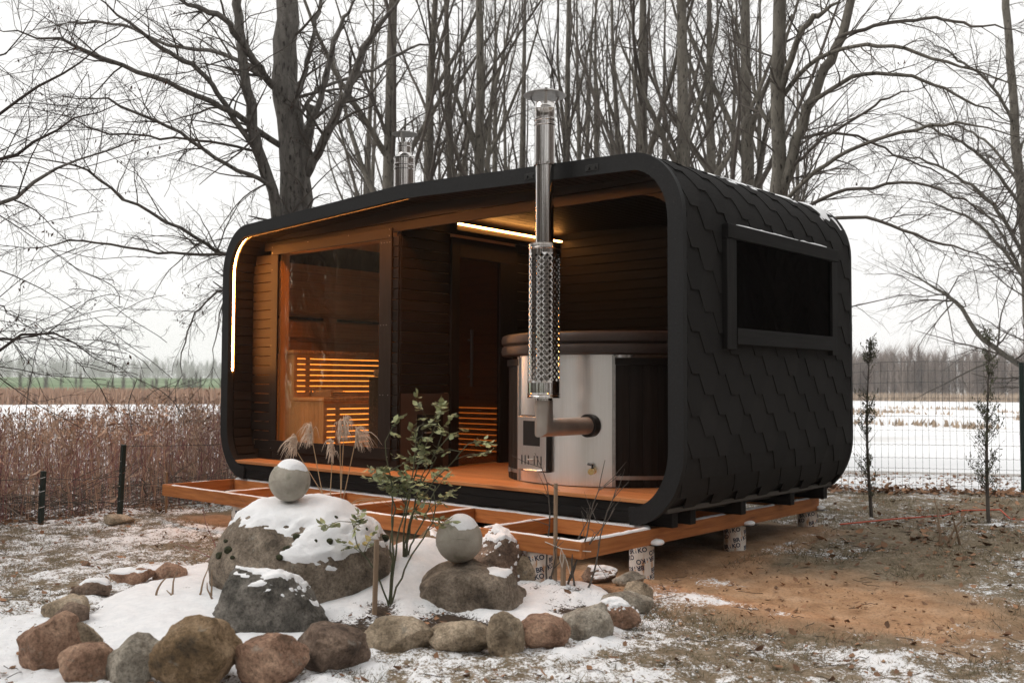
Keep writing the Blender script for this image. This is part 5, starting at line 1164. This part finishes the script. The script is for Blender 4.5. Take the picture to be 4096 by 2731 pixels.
hand_tree('bare_tree', 'slender tree beyond the fence at the right edge of the picture', 'tree', [([(-1.87, 18.06, zg - .2), (-1.87, 18.06, 0.93), (-1.89, 17.92, 2.85), (-1.92, 17.78, 4.82), (-2.01, 17.58, 6.87), (-2.05, 17.47, 8.23), (-2.07, 17.36, 9.78)], .13, .07)],
  [([(-1.68, 17.6, 1.0), (-1.68, 16.87, 1.34), (-2.1, 15.44, 1.96), (-2.17, 14.34, 2.52), (-2.22, 13.27, 2.78), (-2.42, 12.07, 3.01)], .07, .02), ([(-1.94, 17.77, 4.83), (-2.19, 16.15, 5.61), (-2.56, 14.46, 5.93), (-2.86, 12.84, 6.02)], .04, .014), ([(-1.94, 17.83, 3.81), (-2.05, 16.68, 4.52), (-2.29, 15.43, 5.02), (-2.72, 14.02, 5.32), (-3.1, 12.67, 5.29)], .045, .014),
   ([(-2.0, 17.62, 6.53), (-2.13, 16.56, 7.17), (-2.51, 15.3, 7.6), (-2.74, 14.19, 7.74)], .04, .014), ([(-1.8, 17.9, 2.5), (-1.8, 17.31, 3.24), (-1.96, 16.3, 3.78), (-2.11, 15.3, 4.19), (-2.36, 14.23, 4.39), (-2.69, 13.09, 4.42)], .045, .014), ([(-1.99, 17.66, 5.85), (-1.66, 17.9, 6.87), (-1.43, 18.04, 7.89)], .035, .015), ([(-1.9, 17.9, 3.2), (-2.5, 18.3, 4.4), (-3.2, 18.6, 5.2), (-4., 18.8, 5.6)], .04, .012), ([(-1.95, 17.8, 5.3), (-2.7, 18.2, 6.4), (-3.5, 18.4, 7.0), (-4.4, 18.5, 7.2)], .04, .012)],
  81, BARKM, TWIG, 1.0, tw=1.3)
def wild_tree(seed, H=13., r0=.125, lean=.02, limbs=26, tw=1.0):
    """a forest tree in its own coordinates: trunk mesh and crown mesh"""
    rng = np.random.default_rng(seed); t = np.linspace(0, 1, 26); P = np.stack([lean * H * t * math.cos(seed) + .10 * (vnoise(np.stack([t * 5, t * 0 + seed, t * 0], -1), 1) - .5), lean * H * t * math.sin(seed) + .10 * (vnoise(np.stack([t * 5, t * 0, t * 0 + seed], -1), 2) - .5), H * t - .3], -1); r = r0 * (1 - .93 * t ** 1.25)
    tr = Acc(); tr.add(*tubes_np(P[None], (r * (1 + .16 * (vnoise(P * 3, seed) - .5)))[None], 12, rng)); ac = Acc()
    a, ar = sprout(P[None], r[None], limbs, .12, .9, (16, 40), .36, .38, 14, .055, (.03, .05), rng)
    tr.add(*tubes_np(a[:5], np.maximum(ar[:5], .012) * 1.5, 7, rng)); ac.add(*tubes_np(a[5:], np.maximum(ar[5:], .008), 6, rng))
    b, br = sprout(a, ar, 9, .1, 1., (22, 60), .33, .45, 8, .11, (.03, -.03), rng); br = np.maximum(br, .0048); ac.add(*tubes_np(b, br, 4, rng))
    c, cr_ = sprout(b, br, int(6 * tw), .1, 1., (25, 65), .42, .6, 5, .16, (0, -.04), rng); cr_ = np.maximum(cr_, .0024); ac.add(*tubes_np(c, cr_, 3, rng))
    e, er = sprout(c, cr_, 3, .15, 1., (25, 65), .5, .6, 4, .16, (0, -.03), rng); er = np.clip(er, .0014, .0020); ac.add(*tubes_np(e, er, 3, rng))
    low, lr_ = sprout(P[None], r[None], 12, .14, .5, (40, 90), .1, .10, 8, .12, (.05, -.05), rng, absL=1.3); ac.add(*tubes_np(low, np.maximum(lr_, .004), 4, rng)); l2, l2r = sprout(low, np.maximum(lr_, .004), 7, .1, 1., (25, 65), .4, .5, 5, .16, (0, -.03), rng); ac.add(*tubes_np(l2, np.maximum(l2r, .0022), 3, rng))
    return tr.mesh('trunk'), ac.mesh('crown')
PROTO = [wild_tree(s, 13., .158, l, n_) for s, l, n_ in ((1, .012, 13), (2, .03, 12), (3, .018, 15), (4, .05, 11), (5, .01, 14), (6, .035, 12))]
for tm, cm in PROTO: tm.materials.append(BARKM); cm.materials.append(TWIG)
def put_tree(x, y, sc, rz, k, label, group):
    o = thing('bare_tree', label, 'tree', (x, y, g1(x, y)), group); o.rotation_euler = (0, 0, rz); o.scale = (sc, sc, 1.0 if sc < 1.3 else 1.5)
    a = bpy.data.objects.new('trunk', PROTO[k][0]); b = bpy.data.objects.new('crown', PROTO[k][1])
    for q in (a, b): COL.objects.link(q); q.parent = o
GT = 'bare trees standing behind the cabin'
BT = [(-14.64, 10.32, .8, 0, 'slim distant trunk just right of the big forked tree'), (-9.09, 6.18, 1.0, 4, 'straight trunk directly behind the short roof chimney'), (-10.6, 8.34, 1.0, 1, 'tree right of the short roof chimney'),
      (-10.12, 8.94, .82, 3, 'leaning tree a little right of the short roof chimney'), (-8.19, 7.64, .82, 0, 'trunk midway between the short chimney and the tall flue'), (-12.32, 12.4, .75, 5, 'thin far trunk beside the one midway between the chimneys'), (-10.84, 11.66, .8, 4, 'trunk left of the tall steel flue'),
      (-9.41, 11.4, .8, 2, 'trunk just right of the tall steel flue'), (-10.79, 13.77, .7, 1, 'thin slanting trunk some way right of the tall flue'), (-10.41, 14.11, .78, 5, 'forked trunk above the roof between flue and right corner'), (-9.05, 13.26, .8, 3, 'tilted trunk left of the two thick ones by the roof corner'),
      (-6.32, 10.01, 1.0, 0, 'thick mossy trunk directly above the rounded roof corner'), (-9.31, 15.1, .65, 2, 'thin trunk between the two thick mossy ones'), (-5.05, 9.3, 1.02, 4, 'thickest mossy trunk right of the rounded roof corner'), (-6.61, 12.96, 1.0, 2, 'second trunk right of the thickest mossy one'),
      (-4.45, 10.34, 1.0, 0, 'broad trunk left of the twin stemmed tree'), (-8.1, 16.18, .65, 5, 'thin far trunk left of the broad one'), (-7.46, 16.75, .75, 1, 'thin far trunk hugging the twin stemmed tree')]
for i, (x, y, s_, k, lb) in enumerate(BT): put_tree(x, y, s_, i * 2.4, k, lb, GT)
rnd = random.Random(5)
for i in range(9):
    t = i / 8; x = -18.5 + 9.5 * t + rnd.uniform(-.5, .5); y = 12.5 + 7.5 * t + rnd.uniform(-2.2, 2.2)
    put_tree(x, y, rnd.uniform(.6, .95), rnd.uniform(0, 6), i % 6, 'thin bare tree deep in the row behind the cabin', GT + ', rear rows')
for i, (x, y) in enumerate([(8, -22), (2, -24), (13, -17), (-3, -20), (-9, -21), (16, -12), (19, -4), (10, -26), (5, -19), (-14, -16), (-11, -4.8), (-14, -7.5), (-17, -3.5), (-12, -11), (6.6, -10.5), (4.2, -12.5), (9.5, -8.2), (1.2, -11.5), (11.5, -4.2), (-1.2, -10), (8, -13), (12.5, -9.5), (12, -21), (7, -26), (0, -28), (16, -22), (20, -12), (-6, -27)]):
    put_tree(x, y, 1.7, i * 1.7, i % 6, 'bare tree standing on the lawn behind the viewer', 'bare trees behind the viewer')

# ------------------------------------------------------------------ thicket, reeds, far shore
def thicket():
    rng = np.random.default_rng(9)
    def region(n):
        x = -6.15 - 7.5 * rng.random(n) ** 1.3; y = -4.5 + 12 * rng.random(n); return x, y
    def stems(name, m, n, hmin, hmax, r, k, sig, plume=None, lean=.12, seed=0, xs=None):
        x, y = region(n) if xs is None else xs; z = gh(x, y) - .03; H = rng.uniform(hmin, hmax, n) * (.79 + .56 * fbm(p2(x, y, 1.1), 33, 2)); d = nrm(np.stack([rng.normal(size=n) * lean, rng.normal(size=n) * lean, np.ones(n)], -1)); P = [np.stack([x, y, z], -1)]
        for s_ in range(k - 1): d = nrm(d + rng.normal(size=d.shape) * sig); P.append(P[-1] + d * (H / (k - 1))[:, None])
        P = np.stack(P, 1); ac = Acc(); ac.add(*tubes_np(P, rng.uniform(.7, 1.3, (n, 1)) * r * np.linspace(1, .45, k)[None], 3, rng))
        if plume:
            tip = P[:, -1]; q = rng.random(n) < plume; T_ = tip[q]; c = 7
            PP = (T_[:, None, :] + rng.normal(size=(len(T_), c, 3)) * np.array([.012, .012, .05])).reshape(-1, 3); ac.add(*leaf_quads(PP, rng.uniform(.03, .08, len(PP)), rng, -1.2, .28))
        return ac, P
    ac, _ = stems('reeds', REED, 5200, .80, 1.18, .0032, 4, .05, .6, .07)
    # reed leaves
    x, y = region(3600); z = gh(x, y); PP = np.stack([x, y, z + rng.uniform(.2, .95, len(x))], -1); ac.add(*leaf_quads(PP, rng.uniform(.10, .26, len(x)), rng, -.3, .06))
    o = link('reeds', ac.mesh('reeds'), REED); tag(o, 'dense dry tan reeds with plumes at the edge of the frozen lake', 'reeds', None, 'stuff')
    ac, P = stems('dogwood', REDST, 1800, .7, 1.22, .0042, 7, .09, None, .22)
    a, ar = sprout(P, np.full(P.shape[:2], .0035), 3, .35, .95, (20, 45), .35, .7, 4, .1, (.06, .06), rng); ac.add(*tubes_np(a, np.maximum(ar, .0022), 3, rng))
    o = link('dogwood_thicket', ac.mesh('dogwood_thicket'), REDST); tag(o, 'thicket of thin reddish bare stems behind the low left fence', 'shrubs', None, 'stuff')
    n = 750; x = -6.2 - 2.4 * rng.random(n) ** 1.2; y = -4.5 + 8.5 * rng.random(n); z = gh(x, y) + rng.uniform(-.03, .30, n) ** 1; az = rng.uniform(0, 2 * PI, n); D = np.stack([np.cos(az), np.sin(az), rng.uniform(-.1, .6, n)], -1); L = rng.uniform(.5, 1.4, n); S_ = np.linspace(-.5, .5, 7)
    P = np.stack([x, y, z], -1)[:, None, :] + D[:, None, :] * (L[:, None] * S_[None, :])[..., None] + np.cumsum(rng.normal(size=(n, 7, 3)) * .022, 1); P[..., 2] = np.maximum(P[..., 2], gh(P[..., 0], P[..., 1]) + .01)
    V, F = tubes_np(P, rng.uniform(.003, .011, (n, 1)) * np.linspace(1, .4, 7)[None], 4, rng); o = link('brushwood', mesh_np('brushwood', V, F), BRUSHW); tag(o, 'tangled grey fallen brushwood at the foot of the thicket', 'brushwood', None, 'stuff')
thicket()
def polar(r, az): return CAM[0] + r * (np.cos(az) * _f[0] + np.sin(az) * _r[0]), CAM[1] + r * (np.cos(az) * _f[1] + np.sin(az) * _r[1])
def blades(x, y, z, H, w, rng, lean=.1):
    n = len(x); a = rng.uniform(0, 2 * PI, n); s_ = np.stack([np.cos(a), np.sin(a), 0 * a], -1) * (w / 2)[:, None]; b = np.stack([x, y, z], -1); t = b + np.stack([rng.normal(size=n) * lean, rng.normal(size=n) * lean, np.ones(n)], -1) * H[:, None]
    V = np.stack([b - s_, b + s_, t], 1).reshape(-1, 3); return V, np.arange(n * 3).reshape(-1, 3)
def far():
    rng = np.random.default_rng(15)
    n = 26000; az = rng.uniform(-.62, .16, n); r = shore_r(az) - 5 + 24 * rng.random(n); x, y = polar(r, az); V, F = blades(x, y, np.full(n, LAKE - .1), rng.uniform(1.2, 1.9, n), rng.uniform(.12, .35, n), rng, .12)
    o = link('far_reed_belt', mesh_np('far_reed_belt', V, None, F), mat('far reed belt', (.33, .195, .125), (.44, .28, .19), .95, scale=.06, rvar=.15, island=1)); tag(o, 'tan reed belt along the far shore of the lake', 'reeds', None, 'stuff')
    def wood(name, label, m, az0, az1, rf, nt, h0, h1, zf, seed, per=130, dep=22, wid=.16, stem=True):
        rng = np.random.default_rng(seed); VV = []; FF = []; c = 0; az = rng.uniform(az0, az1, nt); r = rf(az) + rng.uniform(0, dep, nt); x, y = polar(r, az); z = zf(x, y); H = rng.uniform(h0, h1, nt)
        tx = np.repeat(x, per); ty = np.repeat(y, per); tz = np.repeat(z, per); tH = np.repeat(H, per); nn = nt * per; f = rng.random(nn) ** .8
        ang = rng.uniform(0, 2 * PI, nn); rad = tH * wid * np.sin(PI * np.clip(f * .9 + .08, 0, 1)) * rng.random(nn); bx = tx + np.cos(ang) * rad * .6; by = ty + np.sin(ang) * rad * .6
        L = tH * rng.uniform(.15, .34, nn); V, F = blades(bx, by, tz + tH * f * .75, L, tH * rng.uniform(.006, .014, nn), rng, .35); VV.append(V); FF.append(F); c = len(V)
        if stem: V, F = blades(x, y, z - .3, H * .95, H * .05, rng, .03); VV.append(V); FF.append(F + c)
        o = link(name, mesh_np(name, np.concatenate(VV), None, np.concatenate(FF)), m); tag(o, label, 'wood', None, 'stuff')
    gz = lambda x, y: gh(x, y)
    wood('far_bare_wood', 'brownish bare wood on the far right shore', FARW, .17, .62, lambda a: shore_r(a) + 2, 420, 5.5, 9.5, gz, 1, 170, 40)
    wood('far_shrub_band', 'grey shrubs along the foot of the green field', FARL, -.62, -.02, lambda a: shore_r(a) + 18 + 6 * np.sin(a * 40), 90, 2.2, 3.6, gz, 2, 170, 8)
    wood('far_treeline', 'pale misty treeline on the horizon at the left', FARL, -.7, .2, lambda a: np.full(np.shape(a), 840.), 1500, 10, 23, gz, 3, 70, 160, .30, False)
    wood('unseen_wood', 'unseen bare wood added behind the viewer for dark reflections', FARW, .95, 5.2, lambda a: np.full(np.shape(a), 36.) + 30 * ((np.sin(a * 2.3 + 1) + .7 * np.sin(a * 5.3) > .05) & (a < 4.2)), 330, 15, 23, gz, 5, 170, 14)  # unseen trees, added with openings so steel and glass reflect dark bands
    n = 9000; az = rng.uniform(.12, .62, n); r = shore_r(az) - 6 + 8 * rng.random(n); x, y = polar(r, az); V, F = blades(x, y, np.full(n, LAKE - .1), rng.uniform(.7, 1.5, n), rng.uniform(.15, .4, n), rng, .12)
    c = len(V); n = 7000; az = rng.uniform(.2, .6, n); r = rng.uniform(55, 105, n); x, y = polar(r, az); k = fbm(p2(x, y, .22), 9, 2) > .60; x, y = x[k], y[k]; V2, F2 = blades(x, y, np.full(len(x), LAKE - .05), rng.uniform(.2, .5, len(x)), rng.uniform(.1, .3, len(x)), rng, .3)
    o = link('shore_tussocks', mesh_np('shore_tussocks', np.concatenate([V, V2]), None, np.concatenate([F, F2 + c])), mat('tussock straw', (.30, .22, .15), (.42, .33, .25), .95, scale=.1, rvar=.2, island=1)); tag(o, 'straw coloured tussocks on the snowy far right shore', 'tussocks', None, 'stuff')
far()

def haze():
    m = bpy.data.materials.new('thin winter haze'); m.use_nodes = True; t = m.node_tree; t.nodes.clear(); o = t.nodes.new('ShaderNodeOutputMaterial'); v = t.nodes.new('ShaderNodeVolumePrincipled')
    v.inputs['Color'].default_value = (.97, .975, .985, 1); v.inputs['Density'].default_value = .0005; v.inputs['Anisotropy'].default_value = .2; t.links.new(v.outputs[0], o.inputs['Volume'])
    ob = MB().box((CAM[0] - 1150, CAM[1] - 1150, -3.4), (CAM[0] + 1150, CAM[1] + 1150, 42)).build('haze', m); ob['kind'] = 'stuff'; ob['label'] = 'thin pale winter haze over the lake'
haze()

# ------------------------------------------------------------------ grass, fallen leaves, twigs
def litter():
    rng = np.random.default_rng(21)
    def wedge(n, r0, r1, pw=1.3): az = rng.uniform(-.56, .56, n); r = r0 + (r1 - r0) * rng.random(n) ** pw; return polar(r, az)
    x, y = wedge(130000, 3.4, 13., 1.1); d = inside(x, y); cab = (x > -5.4) & (x < .1) & (y > .2) & (y < 3.6); dirt = np.exp(-(((x - 1.05) / 1.2) ** 2 + ((y - .95) / .9) ** 2)); so = (x - FL[0]) * FN[0] + (y - FL[1]) * FN[1]
    k = (d < -.05) & ~cab & (dirt < .35 + .25 * rng.random(len(x))) & (x > -6.2) & (so < .2) & (fbm(p2(x, y, 2.2), 61, 3) + rng.normal(size=len(x)) * .06 > .40) & (snow_mask(x, y) < .62); x, y = x[k], y[k]; z = gh(x, y) - .01
    V, F = blades(x, y, z, rng.uniform(.018, .060, len(x)), rng.uniform(.0025, .0055, len(x)), rng, .75); o = link('lawn_grass', mesh_np('lawn_grass', V, None, F), GRASS); tag(o, 'short dull winter grass of the lawn', 'grass', None, 'stuff')
    def leaves(x, y, s0, s1, lift=.012):
        n = len(x); P = np.stack([x, y, gh(x, y) + lift + .01 * rng.random(n)], -1); az = rng.uniform(0, 2 * PI, n); D = nrm(np.stack([np.cos(az), np.sin(az), rng.normal(size=n) * .35], -1)); S_ = nrm(np.cross(D, nrm(np.stack([rng.normal(size=n) * .45, rng.normal(size=n) * .45, np.ones(n)], -1)))); return leaf_oval(P, D, S_, rng.uniform(s0, s1, n), .62)
    ac = Acc(); x, y = wedge(2600, 3.6, 12.5, 1.); d = inside(x, y); cab = (x > -5.3) & (x < 0) & (y > .1) & (y < 3.5); k = ((d < -.1) | (rng.random(len(x)) < .08)) & ~cab & (x > -6.2); x, y = x[k], y[k]; ac.add(*leaves(x, y, .02, .062))
    s_ = rng.uniform(-1.5, 6, 1500); q = rng.normal(size=1500) * .16 - .12; p = FL[None] + FD[None] * s_[:, None] + FN[None] * q[:, None]; ac.add(*leaves(p[:, 0], p[:, 1], .035, .10, .03))
    s_ = rng.uniform(-2.5, 7, 3600); q = .2 + 9 * rng.random(3600) ** 1.2; p = FL[None] + FD[None] * s_[:, None] + FN[None] * q[:, None]; ac.add(*leaves(p[:, 0], p[:, 1], .03, .095, .02))
    x = rng.uniform(-1, 2.2, 800); y = rng.uniform(2.6, 6.5, 800); k = (x > .25) & (y < 7.2 + .5 * x); ac.add(*leaves(x[k], y[k], .03, .085, .015))
    x = -5.7 - 1.1 * rng.random(1800); y = rng.uniform(-4, 3.4, 1800); ac.add(*leaves(x, y, .025, .07, .015))
    x = rng.normal(size=60) * .18 - .25; y = rng.normal(size=60) * .12 - 1.25; ac.add(*leaves(x, y, .025, .055, .02))
    o = link('fallen_leaves', ac.mesh('fallen_leaves', smooth=False), LEAFB); tag(o, 'scattered curled brown leaves on snow and grass', 'leaves', None, 'stuff')
    n = 5200; x, y = wedge(n, 3.6, 11.5, 1.); d = inside(x, y); dirt = np.exp(-(((x - 1.05) / 1.3) ** 2 + ((y - .95) / 1.0) ** 2)); k = ((dirt > .25) | ((d > .02) & (rng.random(n) < .35)) | (rng.random(n) < .25)) & (snow_mask(x, y) < .66) & ~((x > -5.3) & (x < -.1) & (y > .2) & (y < 3.5)); x, y = x[k], y[k]; n = len(x)
    q = rng.uniform(.003, .010, n) * (1 + 1.2 * (rng.random(n) > .95)); o6 = np.array([(1, 0, 0), (-1, 0, 0), (0, 1, 0), (0, -1, 0), (0, 0, .8), (0, 0, -.6)], float)[None] * (1 + .35 * rng.normal(size=(n, 6, 1))) * q[:, None, None] + .3 * q[:, None, None] * rng.normal(size=(n, 6, 3))
    V = (np.stack([x, y, gh(x, y) + .006], -1)[:, None, :] + o6).reshape(-1, 3); f8 = np.array([(0, 2, 4), (2, 1, 4), (1, 3, 4), (3, 0, 4), (2, 0, 5), (1, 2, 5), (3, 1, 5), (0, 3, 5)]); F = (np.arange(n)[:, None, None] * 6 + f8[None]).reshape(-1, 3)
    o = link('soil_clods', mesh_np('soil_clods', V, None, F), mat('soil crumb', (.22, .13, .072), (.40, .255, .155), .95, scale=2., rvar=.4, island=1)); tag(o, 'crumbs and clods of brown soil on the bare ground', 'clods', None, 'stuff')
    n = 420; x, y = wedge(n, 4, 12, 1.); d = inside(x, y); k = (d < 0) & ~((x > -5.3) & (x < 0) & (y > .1) & (y < 3.5)); x, y = x[k], y[k]; n = len(x); az = rng.uniform(0, 2 * PI, n); L = rng.uniform(.04, .16, n); P = np.stack([x, y, gh(x, y) + .022], -1)[:, None, :] + np.stack([np.cos(az), np.sin(az), rng.normal(size=n) * .12], -1)[:, None, :] * (L[:, None] * np.linspace(-.5, .5, 4)[None])[..., None] + rng.normal(size=(n, 4, 3)) * .005
    V, F = tubes_np(P, np.full((n, 4), .0022), 3, rng); o = link('fallen_twigs', mesh_np('fallen_twigs', V, F), TWIGB); tag(o, 'thin broken twigs lying on the ground', 'twigs', None, 'stuff')
litter()
